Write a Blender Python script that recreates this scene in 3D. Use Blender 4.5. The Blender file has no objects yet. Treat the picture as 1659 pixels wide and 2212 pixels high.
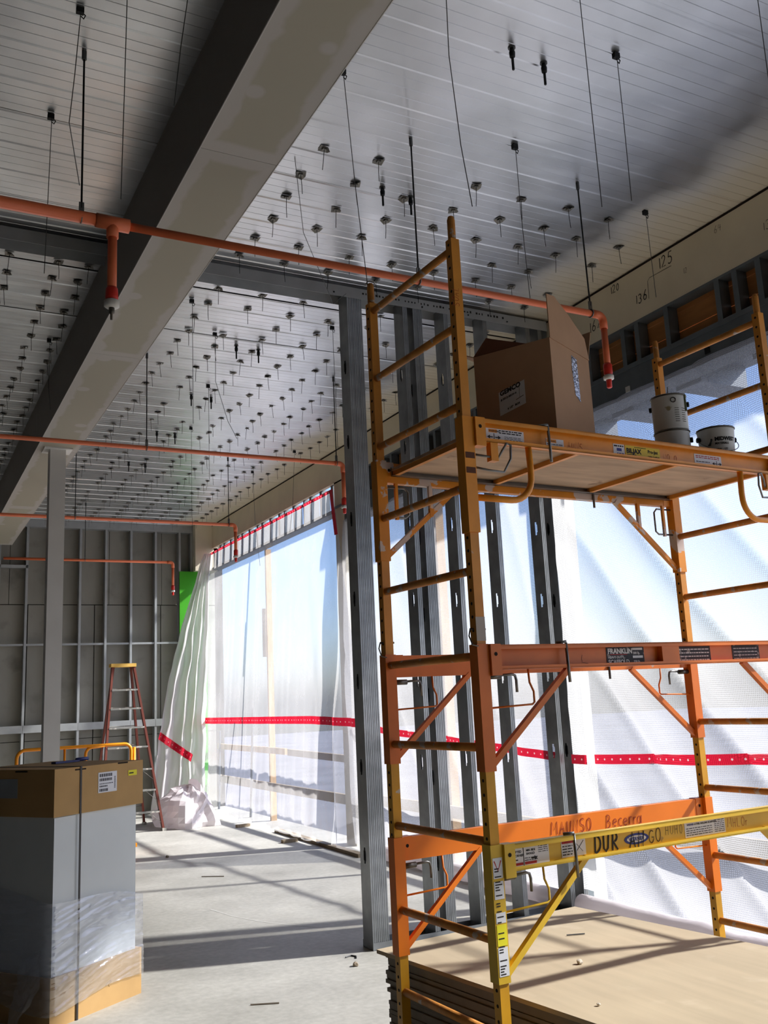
import bpy, bmesh, math, random
from mathutils import Vector, Matrix, noise
random.seed(7)
R = math.radians
scene = bpy.context.scene
COL = scene.collection

# ------------------------------------------------------------------ camera
H = 1.70
yaw, pitch, roll = R(27.92), R(11.32), R(-2.71)
fwd = Vector((math.sin(yaw)*math.cos(pitch), math.cos(yaw)*math.cos(pitch), math.sin(pitch)))
rgt = Vector((math.cos(yaw), -math.sin(yaw), 0))
upv = rgt.cross(fwd)
r2 = rgt*math.cos(roll) + upv*math.sin(roll)
u2 = -rgt*math.sin(roll) + upv*math.cos(roll)
cam = bpy.data.cameras.new('camera'); cam.sensor_fit = 'VERTICAL'; cam.sensor_height = 36.0
cam.lens = 2023.5/2212*36.0; cam.clip_start = 0.05; cam.clip_end = 500
camo = bpy.data.objects.new('camera', cam); COL.objects.link(camo)
m = Matrix((r2, u2, -fwd)).transposed().to_4x4(); m.translation = (0, 0, H)
camo.matrix_world = m; scene.camera = camo

# ------------------------------------------------------------------ sky, sun, exposure
SUN_EL, SUN_AZ = R(38), R(-18)          # azimuth measured from +X towards +Y
sun_to = Vector((math.cos(SUN_EL)*math.cos(SUN_AZ), math.cos(SUN_EL)*math.sin(SUN_AZ), math.sin(SUN_EL)))
w = bpy.data.worlds.new('sky'); scene.world = w; w.use_nodes = True
nt = w.node_tree; bg = nt.nodes['Background']
sky = nt.nodes.new('ShaderNodeTexSky'); sky.sky_type = 'NISHITA'; sky.sun_disc = False
sky.sun_elevation = SUN_EL; sky.sun_rotation = math.pi/2 - SUN_AZ
sky.air_density = 1.0; sky.dust_density = 1.6; sky.ozone_density = 2.0
tn = nt.nodes.new('ShaderNodeMixRGB'); tn.blend_type = 'MULTIPLY'; tn.inputs[0].default_value = 1.0; tn.inputs[2].default_value = (.86, .93, 1.12, 1)
nt.links.new(sky.outputs[0], tn.inputs[1]); nt.links.new(tn.outputs[0], bg.inputs[0]); bg.inputs[1].default_value = 0.092
sl = bpy.data.lights.new('sun', 'SUN'); sl.energy = 6.6; sl.angle = R(2.2); sl.color = (1.0, 0.95, 0.87)
slo = bpy.data.objects.new('sun', sl); COL.objects.link(slo); slo.location = (12, -4, 12)
slo.rotation_euler = (-sun_to).to_track_quat('-Z', 'Y').to_euler()
vs = scene.view_settings
vs.view_transform = 'Standard'; vs.look = 'None'; vs.gamma = 1.0; vs.use_curve_mapping = False
vs.exposure = 1.55
scene.cycles.transparent_max_bounces = 8; scene.cycles.max_bounces = 6; scene.cycles.diffuse_bounces = 4; scene.cycles.glossy_bounces = 3; scene.cycles.transmission_bounces = 4
scene.cycles.use_adaptive_sampling = True; scene.cycles.adaptive_threshold = 0.03
scene.cycles.caustics_reflective = False; scene.cycles.caustics_refractive = False
scene.cycles.sample_clamp_indirect = 6.0

# ------------------------------------------------------------------ materials
MATS = {}
def lin(c):
    return tuple((v/255/12.92 if v/255 <= .04045 else ((v/255+.055)/1.055)**2.4) for v in c)
def nodes_of(name):
    mt = bpy.data.materials.new(name); mt.use_nodes = True
    n = mt.node_tree.nodes; l = mt.node_tree.links
    return mt, n, l, n['Principled BSDF']
def mat(name, rgb, rough=.6, metal=0., var=.10, scale=3., bump=0., bscale=60., spec=.4, layer=None, stretch=(1,1,1)):
    """procedural paint / wood / metal; layer=(rgb, scale, threshold, softness) adds a second colour in noise patches"""
    if name in MATS: return MATS[name]
    mt, n, l, p = nodes_of(name)
    base = lin(rgb)
    geo = n.new('ShaderNodeNewGeometry'); mp = n.new('ShaderNodeMapping'); mp.inputs['Scale'].default_value = stretch
    l.new(geo.outputs['Position'], mp.inputs['Vector'])
    nz = n.new('ShaderNodeTexNoise'); nz.inputs['Scale'].default_value = scale; nz.inputs['Detail'].default_value = 5
    l.new(mp.outputs[0], nz.inputs['Vector'])
    cr = n.new('ShaderNodeValToRGB')
    cr.color_ramp.elements[0].position = .3; cr.color_ramp.elements[1].position = .7
    cr.color_ramp.elements[0].color = (*[max(0, b*(1-var*1.6)) for b in base], 1)
    cr.color_ramp.elements[1].color = (*[min(1, b*(1+var)) for b in base], 1)
    l.new(nz.outputs['Fac'], cr.inputs[0]); out = cr.outputs[0]
    if layer:
        n2 = n.new('ShaderNodeTexNoise'); n2.inputs['Scale'].default_value = layer[1]; n2.inputs['Detail'].default_value = 6
        l.new(geo.outputs['Position'], n2.inputs['Vector'])
        r2_ = n.new('ShaderNodeValToRGB'); r2_.color_ramp.elements[0].position = layer[2]; r2_.color_ramp.elements[1].position = layer[2]+layer[3]
        l.new(n2.outputs['Fac'], r2_.inputs[0])
        mx = n.new('ShaderNodeMixRGB'); mx.inputs[2].default_value = (*lin(layer[0]), 1)
        l.new(r2_.outputs[0], mx.inputs[0]); l.new(out, mx.inputs[1]); out = mx.outputs[0]
    l.new(out, p.inputs['Base Color'])
    p.inputs['Roughness'].default_value = rough; p.inputs['Metallic'].default_value = metal
    p.inputs['Specular IOR Level'].default_value = spec
    if bump:
        nb = n.new('ShaderNodeTexNoise'); nb.inputs['Scale'].default_value = bscale; nb.inputs['Detail'].default_value = 4
        l.new(mp.outputs[0], nb.inputs['Vector'])
        bp = n.new('ShaderNodeBump'); bp.inputs['Strength'].default_value = bump; bp.inputs['Distance'].default_value = .01
        l.new(nb.outputs['Fac'], bp.inputs['Height']); l.new(bp.outputs[0], p.inputs['Normal'])
    MATS[name] = mt
    return mt

def math_node(n, l, op, a, b=None, c=None, clamp=False):
    q = n.new('ShaderNodeMath'); q.operation = op; q.use_clamp = clamp
    for i, v in enumerate((a, b, c)):
        if v is None: continue
        if isinstance(v, (int, float)): q.inputs[i].default_value = v
        else: l.new(v, q.inputs[i])
    return q.outputs[0]

def plastic(name, clear=.45, tint=(.90, .93, 1.0), scrim=.0, pitch_=.0135, trans=(.27, .275, .29), gloss=.08, rough=.25, rnd=.2, dif=.35):
    """thin builder's polythene; scrim > 0 adds the woven reinforcing threads"""
    mt, n, l, p = nodes_of(name); n.remove(p)
    out = n['Material Output']
    geo = n.new('ShaderNodeNewGeometry'); sp = n.new('ShaderNodeSeparateXYZ'); l.new(geo.outputs['Position'], sp.inputs[0])
    tr = n.new('ShaderNodeBsdfTransparent'); tr.inputs[0].default_value = (*tint, 1)
    tl = n.new('ShaderNodeBsdfTranslucent'); tl.inputs[0].default_value = (*trans, 1)
    df = n.new('ShaderNodeBsdfDiffuse'); df.inputs[0].default_value = (*trans, 1)
    md = n.new('ShaderNodeMixShader'); md.inputs[0].default_value = dif
    l.new(tl.outputs[0], md.inputs[1]); l.new(df.outputs[0], md.inputs[2])
    mx = n.new('ShaderNodeMixShader'); l.new(tr.outputs[0], mx.inputs[1]); l.new(md.outputs[0], mx.inputs[2])
    nz = n.new('ShaderNodeTexNoise'); nz.inputs['Scale'].default_value = 2.2; nz.inputs['Detail'].default_value = 4
    l.new(geo.outputs['Position'], nz.inputs['Vector'])
    body = math_node(n, l, 'MULTIPLY_ADD', nz.outputs['Fac'], rnd, 1-clear-rnd*.5, clamp=True)
    if scrim:
        ths = []
        for ax in ('Y', 'Z'):
            f = math_node(n, l, 'FRACT', math_node(n, l, 'DIVIDE', sp.outputs[ax], pitch_))
            ths.append(math_node(n, l, 'LESS_THAN', f, .34))
        th = math_node(n, l, 'MAXIMUM', ths[0], ths[1])
        body = math_node(n, l, 'MULTIPLY_ADD', th, scrim, body, clamp=True)
    l.new(body, mx.inputs[0])
    gl = n.new('ShaderNodeBsdfGlossy'); gl.inputs['Roughness'].default_value = rough
    mg = n.new('ShaderNodeMixShader'); mg.inputs[0].default_value = gloss
    l.new(mx.outputs[0], mg.inputs[1]); l.new(gl.outputs[0], mg.inputs[2])
    l.new(mg.outputs[0], out.inputs[0])
    MATS[name] = mt
    return mt

def deck_material():
    mt, n, l, p = nodes_of('galvanised deck')
    geo = n.new('ShaderNodeNewGeometry'); sp = n.new('ShaderNodeSeparateXYZ'); l.new(geo.outputs['Position'], sp.inputs[0])
    nz = n.new('ShaderNodeTexNoise'); nz.inputs['Scale'].default_value = 1.7; nz.inputs['Detail'].default_value = 6
    l.new(geo.outputs['Position'], nz.inputs['Vector'])
    cr = n.new('ShaderNodeValToRGB'); l.new(nz.outputs['Fac'], cr.inputs[0])
    cr.color_ramp.elements[0].position = .3; cr.color_ramp.elements[0].color = (.56, .58, .60, 1)
    cr.color_ramp.elements[1].position = .7; cr.color_ramp.elements[1].color = (.72, .74, .77, 1)
    # dusty fireproofing overspray in a ragged band along the outer wall
    ns = n.new('ShaderNodeTexNoise'); ns.inputs['Scale'].default_value = 1.3; ns.inputs['Detail'].default_value = 5
    l.new(geo.outputs['Position'], ns.inputs['Vector'])
    e = math_node(n, l, 'MULTIPLY_ADD', ns.outputs['Fac'], .9, sp.outputs['X'])
    mr = n.new('ShaderNodeMapRange'); mr.inputs[1].default_value = 4.75; mr.inputs[2].default_value = 5.22
    l.new(e, mr.inputs[0])
    mx = n.new('ShaderNodeMixRGB'); mx.inputs[2].default_value = (*lin((206, 198, 178)), 1)
    l.new(mr.outputs[0], mx.inputs[0]); l.new(cr.outputs[0], mx.inputs[1]); l.new(mx.outputs[0], p.inputs['Base Color'])
    l.new(math_node(n, l, 'MULTIPLY_ADD', mr.outputs[0], -.92, .92), p.inputs['Metallic'])
    nr = n.new('ShaderNodeTexNoise'); nr.inputs['Scale'].default_value = 5; l.new(geo.outputs['Position'], nr.inputs['Vector'])
    rg = math_node(n, l, 'MULTIPLY_ADD', nr.outputs['Fac'], .16, .25)
    l.new(math_node(n, l, 'MULTIPLY_ADD', mr.outputs[0], .5, rg, clamp=True), p.inputs['Roughness'])
    nb = n.new('ShaderNodeTexNoise'); nb.inputs['Scale'].default_value = 3.2; nb.inputs['Detail'].default_value = 2
    mp = n.new('ShaderNodeMapping'); mp.inputs['Scale'].default_value = (.55, 1.6, 1); l.new(geo.outputs['Position'], mp.inputs[0]); l.new(mp.outputs[0], nb.inputs['Vector'])
    bp = n.new('ShaderNodeBump'); bp.inputs['Strength'].default_value = .28; bp.inputs['Distance'].default_value = .02
    l.new(nb.outputs['Fac'], bp.inputs['Height']); l.new(bp.outputs[0], p.inputs['Normal'])
    MATS['deck'] = mt
    return mt

def beam_material():
    mt, n, l, p = nodes_of('taped drywall')
    geo = n.new('ShaderNodeNewGeometry'); sp = n.new('ShaderNodeSeparateXYZ'); l.new(geo.outputs['Position'], sp.inputs[0])
    nz = n.new('ShaderNodeTexNoise'); nz.inputs['Scale'].default_value = 3.1; nz.inputs['Detail'].default_value = 3; nz.inputs['Distortion'].default_value = .6
    l.new(geo.outputs['Position'], nz.inputs['Vector'])
    wob = math_node(n, l, 'MULTIPLY_ADD', nz.outputs['Fac'], .16, -.08)
    # feathered bands of joint compound along both corner beads
    d = math_node(n, l, 'ABSOLUTE', math_node(n, l, 'SUBTRACT', sp.outputs['X'], 1.44))
    mr = n.new('ShaderNodeMapRange'); mr.inputs[1].default_value = .125; mr.inputs[2].default_value = .15
    l.new(math_node(n, l, 'ADD', d, wob), mr.inputs[0])
    # butt joints every 2.97 m
    f = math_node(n, l, 'FRACT', math_node(n, l, 'DIVIDE', math_node(n, l, 'SUBTRACT', sp.outputs['Y'], 4.10-1.485), 2.97))
    dj = math_node(n, l, 'MULTIPLY', math_node(n, l, 'ABSOLUTE', math_node(n, l, 'SUBTRACT', f, .5)), 2.97)
    mj = n.new('ShaderNodeMapRange'); mj.inputs[1].default_value = .10; mj.inputs[2].default_value = .07
    l.new(math_node(n, l, 'ADD', dj, math_node(n, l, 'MULTIPLY', wob, .5)), mj.inputs[0])
    vo = n.new('ShaderNodeTexVoronoi'); vo.inputs['Scale'].default_value = 2.6; l.new(geo.outputs['Position'], vo.inputs['Vector'])
    mv = n.new('ShaderNodeMapRange'); mv.inputs[1].default_value = .17; mv.inputs[2].default_value = .13; l.new(vo.outputs['Distance'], mv.inputs[0])
    a = math_node(n, l, 'MAXIMUM', math_node(n, l, 'MAXIMUM', mr.outputs[0], mj.outputs[0]), mv.outputs[0], clamp=True)
    mx = n.new('ShaderNodeMixRGB'); mx.inputs[1].default_value = (*lin((172, 166, 148)), 1); mx.inputs[2].default_value = (*lin((186, 181, 173)), 1)
    l.new(a, mx.inputs[0]); l.new(mx.outputs[0], p.inputs['Base Color']); p.inputs['Roughness'].default_value = .85
    MATS['beam'] = mt
    return mt

def concrete_material():
    mt, n, l, p = nodes_of('concrete slab')
    geo = n.new('ShaderNodeNewGeometry')
    n1 = n.new('ShaderNodeTexNoise'); n1.inputs['Scale'].default_value = .9; n1.inputs['Detail'].default_value = 8; n1.inputs['Roughness'].default_value = .62
    n2 = n.new('ShaderNodeTexNoise'); n2.inputs['Scale'].default_value = 22; n2.inputs['Detail'].default_value = 6
    for q in (n1, n2): l.new(geo.outputs['Position'], q.inputs['Vector'])
    c1 = n.new('ShaderNodeValToRGB'); l.new(n1.outputs['Fac'], c1.inputs[0])
    c1.color_ramp.elements[0].position = .28; c1.color_ramp.elements[0].color = (*lin((150, 148, 140)), 1)
    c1.color_ramp.elements[1].position = .72; c1.color_ramp.elements[1].color = (*lin((190, 188, 180)), 1)
    mx = n.new('ShaderNodeMixRGB'); mx.blend_type = 'OVERLAY'; mx.inputs[0].default_value = .25
    l.new(c1.outputs[0], mx.inputs[1]); l.new(n2.outputs['Fac'], mx.inputs[2]); l.new(mx.outputs[0], p.inputs['Base Color'])
    p.inputs['Roughness'].default_value = .55; p.inputs['Specular IOR Level'].default_value = .35
    bp = n.new('ShaderNodeBump'); bp.inputs['Strength'].default_value = .12; bp.inputs['Distance'].default_value = .01
    l.new(n2.outputs['Fac'], bp.inputs['Height']); l.new(bp.outputs[0], p.inputs['Normal'])
    MATS['concrete'] = mt
    return mt

def tape_material():
    """red reinforcing tape with a row of pale dots along its middle"""
    mt, n, l, p = nodes_of('red tape')
    tc = n.new('ShaderNodeUVMap'); sp = n.new('ShaderNodeSeparateXYZ'); l.new(tc.outputs[0], sp.inputs[0])
    f = math_node(n, l, 'SUBTRACT', math_node(n, l, 'FRACT', math_node(n, l, 'DIVIDE', sp.outputs['X'], .085)), .5)
    dx = math_node(n, l, 'MULTIPLY', f, .085); dy = sp.outputs['Y']
    d = math_node(n, l, 'SQRT', math_node(n, l, 'ADD', math_node(n, l, 'POWER', dx, 2), math_node(n, l, 'POWER', dy, 2)))
    mr = n.new('ShaderNodeMapRange'); mr.inputs[1].default_value = .009; mr.inputs[2].default_value = .006; l.new(d, mr.inputs[0])
    mx = n.new('ShaderNodeMixRGB'); mx.inputs[1].default_value = (*lin((214, 30, 58)), 1); mx.inputs[2].default_value = (*lin((245, 205, 205)), 1)
    l.new(mr.outputs[0], mx.inputs[0])
    l.new(mx.outputs[0], p.inputs['Base Color']); p.inputs['Roughness'].default_value = .45
    tl = n.new('ShaderNodeBsdfTranslucent'); l.new(mx.outputs[0], tl.inputs[0])
    ms = n.new('ShaderNodeMixShader'); ms.inputs[0].default_value = .4
    l.new(p.outputs[0], ms.inputs[1]); l.new(tl.outputs[0], ms.inputs[2]); l.new(ms.outputs[0], n['Material Output'].inputs[0])
    MATS['tape'] = mt
    return mt

DECK = deck_material(); BEAM = beam_material(); CONC = concrete_material(); TAPE = tape_material()
GALV = mat('galvanised steel', (150, 154, 157), .36, .6, .12, 9, .05, 200, layer=((118, 122, 124), 2.0, .52, .2))
TRACKM = mat('top track steel', (176, 180, 182), .45, .12, .08, 5)
GALVD = mat('dull header steel', (104, 112, 118), .5, .45, .12, 6)
BOARD = mat('cream gypsum board', (224, 215, 192), .9, 0, .05, 2.5, layer=((208, 198, 174), .9, .55, .25))
DARKM = mat('dark anchor steel', (38, 40, 42), .5, .6)
WIRE = mat('steel wire', (96, 98, 98), .45, .8)
PIN = mat('dark pressed tin', (128, 126, 120), .45, .7, .25, 30)
PIPE = mat('orange sprinkler plastic', (240, 128, 84), .38, 0, .05, 5)
PIPED = mat('red fitting plastic', (216, 52, 40), .35, 0, .05, 5)
WHITEP = mat('white fitting plastic', (225, 224, 218), .4, 0, .04, 5)
SPLASH = ((206, 196, 184), 9.0, .665, .012)
O_TOP = mat('golden orange paint', (236, 152, 40), .42, 0, .10, 6, layer=((196, 170, 150), 7.0, .70, .03))
O_SPL = mat('golden orange paint with mud splashes', (230, 146, 38), .45, 0, .10, 6, layer=((214, 196, 184), 9.0, .555, .015))
O_POST = mat('worn orange post paint', (224, 150, 58), .45, 0, .12, 5, layer=((206, 190, 170), 14.0, .72, .02))
O_RED = mat('reddish orange paint', (222, 118, 42), .42, 0, .10, 5, layer=((190, 160, 140), 10.0, .70, .02))
O_BRT = mat('bright orange paint', (238, 126, 24), .40, 0, .06, 4, layer=((214, 150, 80), 12.0, .72, .02))
Y_POST = mat('worn yellow post paint', (216, 158, 36), .45, 0, .12, 5, layer=((206, 190, 170), 14.0, .72, .02))
Y_RAIL = mat('mustard yellow paint', (222, 182, 50), .42, 0, .08, 5, layer=((170, 140, 60), 9.0, .68, .03))
RUNG = mat('mud crusted rung paint', (206, 138, 62), .6, 0, .2, 10, .15, 90, layer=((188, 172, 156), 16.0, .60, .03))
HOLE = mat('dark hole', (30, 20, 14), .9)
PINM = mat('zinc lock pin', (120, 120, 118), .35, .9)
PLY = mat('stained plywood deck', (188, 164, 138), .8, 0, .16, 3, .08, 40, stretch=(1, 5, 1), layer=((120, 98, 80), 5.0, .66, .08))
CARD = mat('brown cardboard', (186, 148, 116), .85, 0, .04, 8)
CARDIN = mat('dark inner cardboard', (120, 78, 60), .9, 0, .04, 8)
KRAFT = mat('kraft carton', (186, 150, 98), .85, 0, .05, 6)
WHITEB = mat('white wrapped body', (214, 220, 220), .5, 0, .03, 3)
LABEL = mat('white label paper', (226, 228, 232), .6, 0, .02, 6)
LABELK = mat('worn black label', (58, 58, 62), .7, 0, .1, 20, layer=((150, 146, 140), 40, .60, .03))
LABELY = mat('yellow label paper', (234, 226, 40), .6, 0, .02, 6)
LABELB = mat('black and yellow label paper', (226, 200, 64), .6, 0, .02, 6)
INK = mat('black ink', (28, 26, 26), .7)
INKR = mat('dark red marker', (150, 48, 16), .7)
INKB = mat('blue ink', (44, 58, 140), .6)
REDINK = mat('red label ink', (176, 40, 40), .6)
INKW = mat('white ink', (232, 232, 230), .6)
STRAPM = mat('dark strapping', (46, 42, 40), .5)
DRYW = mat('drywall face paper', (186, 170, 142), .85, 0, .05, 3, stretch=(6, .6, 1), layer=((200, 186, 160), 5, .6, .2))
DRYE = mat('drywall edge paper', (140, 132, 120), .9, 0, .08, 12)
LUMB = mat('lumber', (190, 156, 112), .8, 0, .12, 6, .08, 40, stretch=(6, 1, 1))
LUMBG = mat('grey weathered lumber', (140, 126, 106), .85, 0, .14, 6, .08, 40, stretch=(6, 1, 1))
PLYW = mat('brown plywood sheathing', (196, 138, 82), .8, 0, .14, 2.2, stretch=(1, 1, 6))
PANEL = mat('grey cement panel', (150, 149, 140), .9, 0, .16, 1.4, .1, 30, stretch=(1, 1, .35), layer=((126, 125, 118), 2.6, .55, .2))
STUDW = mat('back wall stud steel', (168, 172, 172), .45, .5, .08, 5)
GREEN = mat('lime green sheathing', (66, 168, 26), .5, 0, .05, 2)
PAINTW = mat('primed white column', (226, 224, 218), .6, 0, .03, 4)
FIBR = mat('brown ladder fibreglass', (112, 56, 44), .5, 0, .1, 8)
ALU = mat('mud splashed aluminium', (150, 150, 144), .45, .5, .1, 10, layer=((206, 200, 190), 14, .56, .05))
YTOP = mat('yellow ladder cap', (226, 184, 92), .6, 0, .08, 10)
BLUEP = mat('blue plastic', (40, 52, 120), .4)
CANW = mat('paint can white', (206, 206, 200), .4, 0, .03, 6, layer=((150, 140, 110), 9, .68, .03))
CANM = mat('can rim metal', (96, 92, 86), .4, .8)
TEAL = mat('teal paint', (110, 186, 160), .5)
GRND = mat('outside ground', (96, 98, 106), .9, 0, .15, .6)
STEELX = mat('outside steel', (120, 128, 138), .5, .3)
PL_NEAR = plastic('reinforced plastic sheet', .66, scrim=.45, trans=(.29, .295, .31))
PL_MID = plastic('reinforced plastic sheet thinner weave', .58, scrim=.34, trans=(.33, .33, .345))
PL_FAR = plastic('hazy plastic sheet', .56, scrim=.0, rnd=.25, trans=(.42, .42, .44))
PL_GATH = plastic('gathered plastic', .05, gloss=.10, rough=.22, rnd=.1, trans=(.86, .80, .81), dif=.62)
PL_WHT = plastic('white plastic strip', .03, rnd=.05, trans=(.75, .75, .73))
WRAP = plastic('stretch wrap', .80, gloss=.16, rough=.09, rnd=.25, trans=(.8, .8, .8))

# ------------------------------------------------------------------ geometry helpers
OFF = {}
class MB:
    def __init__(s): s.v = []; s.f = []
    def add(s, vs_, fs): k = len(s.v); s.v += [Vector(v) for v in vs_]; s.f += [tuple(i+k for i in f) for f in fs]; return s
    def box(s, x0, x1, y0, y1, z0, z1):
        return s.obox(Vector(((x0+x1)/2, (y0+y1)/2, (z0+z1)/2)), Vector(((x1-x0)/2, 0, 0)), Vector((0, (y1-y0)/2, 0)), Vector((0, 0, (z1-z0)/2)))
    def obox(s, c, a, b, d):
        c = Vector(c); vs_ = [c+i*a+j*b+k*d for k in (-1, 1) for j in (-1, 1) for i in (-1, 1)]
        fs = [(0, 2, 3, 1), (4, 5, 7, 6), (0, 1, 5, 4), (2, 6, 7, 3), (0, 4, 6, 2), (1, 3, 7, 5)]
        if a.cross(b).dot(d) < 0: fs = [f[::-1] for f in fs]
        return s.add(vs_, fs)
    def bar(s, p, q, w_, h_, up=Vector((0, 0, 1))):
        p, q = Vector(p), Vector(q); d = (q-p); n = d.normalized(); a = n.cross(up)
        if a.length < 1e-4: a = n.cross(Vector((1, 0, 0)))
        a.normalize(); b = a.cross(n).normalized()
        return s.obox((p+q)/2, d/2, a*w_/2, b*h_/2)
    def tube(s, pts, r, n=8, cap=True):
        pts = [Vector(p) for p in pts]; k = len(s.v); rings = []
        prev = None
        for i, p in enumerate(pts):
            t = (pts[min(i+1, len(pts)-1)]-pts[max(i-1, 0)]).normalized()
            if prev is None:
                a = t.cross(Vector((0, 0, 1)))
                if a.length < 1e-3: a = t.cross(Vector((1, 0, 0)))
            else: a = prev - t*prev.dot(t)
            a.normalize(); prev = a; b = t.cross(a)
            rr = r[i] if isinstance(r, (list, tuple)) else r
            s.v += [p + (a*math.cos(2*math.pi*j/n)+b*math.sin(2*math.pi*j/n))*rr for j in range(n)]
        for i in range(len(pts)-1):
            for j in range(n):
                s.f.append((k+i*n+j, k+i*n+(j+1) % n, k+(i+1)*n+(j+1) % n, k+(i+1)*n+j))
        if cap:
            s.f.append(tuple(k+j for j in range(n))[::-1]); s.f.append(tuple(k+(len(pts)-1)*n+j for j in range(n)))
        return s
    def lathe(s, c, prof, n=24):
        c = Vector(c); k = len(s.v)
        for r_, z_ in prof:
            s.v += [c+Vector((r_*math.cos(2*math.pi*j/n), r_*math.sin(2*math.pi*j/n), z_)) for j in range(n)]
        for i in range(len(prof)-1):
            for j in range(n): s.f.append((k+i*n+j, k+i*n+(j+1) % n, k+(i+1)*n+(j+1) % n, k+(i+1)*n+j))
        s.f.append(tuple(k+j for j in range(n))[::-1]); s.f.append(tuple(k+(len(prof)-1)*n+j for j in range(n)))
        return s
    def grid(s, fn, nu, nv):
        k = len(s.v)
        for j in range(nv+1):
            for i in range(nu+1): s.v.append(Vector(fn(i/nu, j/nv)))
        for j in range(nv):
            for i in range(nu):
                a = k+j*(nu+1)+i; s.f.append((a, a+1, a+nu+2, a+nu+1))
        return s
    def ribbon(s, pts2, w_, org, xd, yd):
        """flat pen stroke through 2-D points on the plane org + x*xd + y*yd"""
        P = [Vector((p[0], p[1])) for p in pts2]; k = len(s.v)
        for i, p in enumerate(P):
            t = P[min(i+1, len(P)-1)]-P[max(i-1, 0)]; t = t.normalized() if t.length > 1e-6 else Vector((1, 0)); nn = Vector((-t.y, t.x))
            for sg in (1, -1):
                q = p+nn*w_/2*sg; s.v.append(org+xd*q.x+yd*q.y)
        for i in range(len(P)-1): s.f.append((k+2*i, k+2*i+1, k+2*i+3, k+2*i+2))
        return s

def tag(o, label=None, cat=None, group=None, kind=None):
    if label: o['label'] = label
    if cat: o['category'] = cat
    if group: o['group'] = group
    if kind: o['kind'] = kind
    return o
def obj(name, mb, material, parent=None, smooth=False, origin=None):
    if parent is None:
        if origin is None:
            lo = [min(v[i] for v in mb.v) for i in range(3)]; hi = [max(v[i] for v in mb.v) for i in range(3)]
            origin = Vector(((lo[0]+hi[0])/2, (lo[1]+hi[1])/2, lo[2]))
        off = Vector(origin)
    else: off = OFF[parent.name]
    me = bpy.data.meshes.new(name); me.from_pydata([v-off for v in mb.v], [], mb.f); me.update()
    me.materials.append(material)
    if smooth:
        for p in me.polygons: p.use_smooth = True
    o = bpy.data.objects.new(name, me); COL.objects.link(o)
    if parent is None: o.location = off
    else: o.parent = parent
    OFF[o.name] = off
    return o
def thing(name, loc, label, cat, group=None):
    o = bpy.data.objects.new(name, None); COL.objects.link(o); o.location = loc; o.empty_display_size = .1
    OFF[o.name] = Vector(loc); return tag(o, label, cat, group)
def struct(name, mb, material, parent=None):
    o = obj(name, mb, material, parent)
    if parent is None: o['kind'] = 'structure'
    return o
def place(o, loc, rz=0., parent=None):
    """a copy of a part that shares its mesh"""
    c = o.copy(); COL.objects.link(c); c.location = loc; c.rotation_euler = (0, 0, rz); c.parent = parent; return c
def dup(root, loc, rz=0., label=None):
    c = root.copy(); COL.objects.link(c); c.location = loc; c.rotation_euler = (0, 0, rz)
    if label: c['label'] = label
    for ch in root.children:
        d = ch.copy(); COL.objects.link(d); d.parent = c
    return c
def text(s, size, org, xd, up, material, parent, name='lettering', bold=0.):
    cu = bpy.data.curves.new('tmp', 'FONT'); cu.body = s; cu.size = size; cu.extrude = .0003; cu.offset = bold; cu.resolution_u = 3
    t = bpy.data.objects.new('tmp', cu); COL.objects.link(t)
    bpy.context.view_layer.update()
    me = bpy.data.meshes.new_from_object(t.evaluated_get(bpy.context.evaluated_depsgraph_get()))
    bpy.data.objects.remove(t); bpy.data.curves.remove(cu)
    xd = Vector(xd).normalized(); up = Vector(up).normalized(); nn = xd.cross(up); off = OFF[parent.name]; org = Vector(org)
    for v in me.vertices: v.co = org + xd*v.co.x + up*v.co.y + nn*v.co.z - off
    me.materials.clear(); me.materials.append(material); me.name = name
    o = bpy.data.objects.new(name, me); COL.objects.link(o); o.parent = parent; OFF[o.name] = off
    return o
def arc(cx, cy, r_, a0, a1, n=8): return [(cx+r_*math.cos(R(a0+(a1-a0)*i/n)), cy+r_*math.sin(R(a0+(a1-a0)*i/n))) for i in range(n+1)]
def ell(cx, cy, rx, ry, a0, a1, n=10): return [(cx+rx*math.cos(R(a0+(a1-a0)*i/n)), cy+ry*math.sin(R(a0+(a1-a0)*i/n))) for i in range(n+1)]
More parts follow.
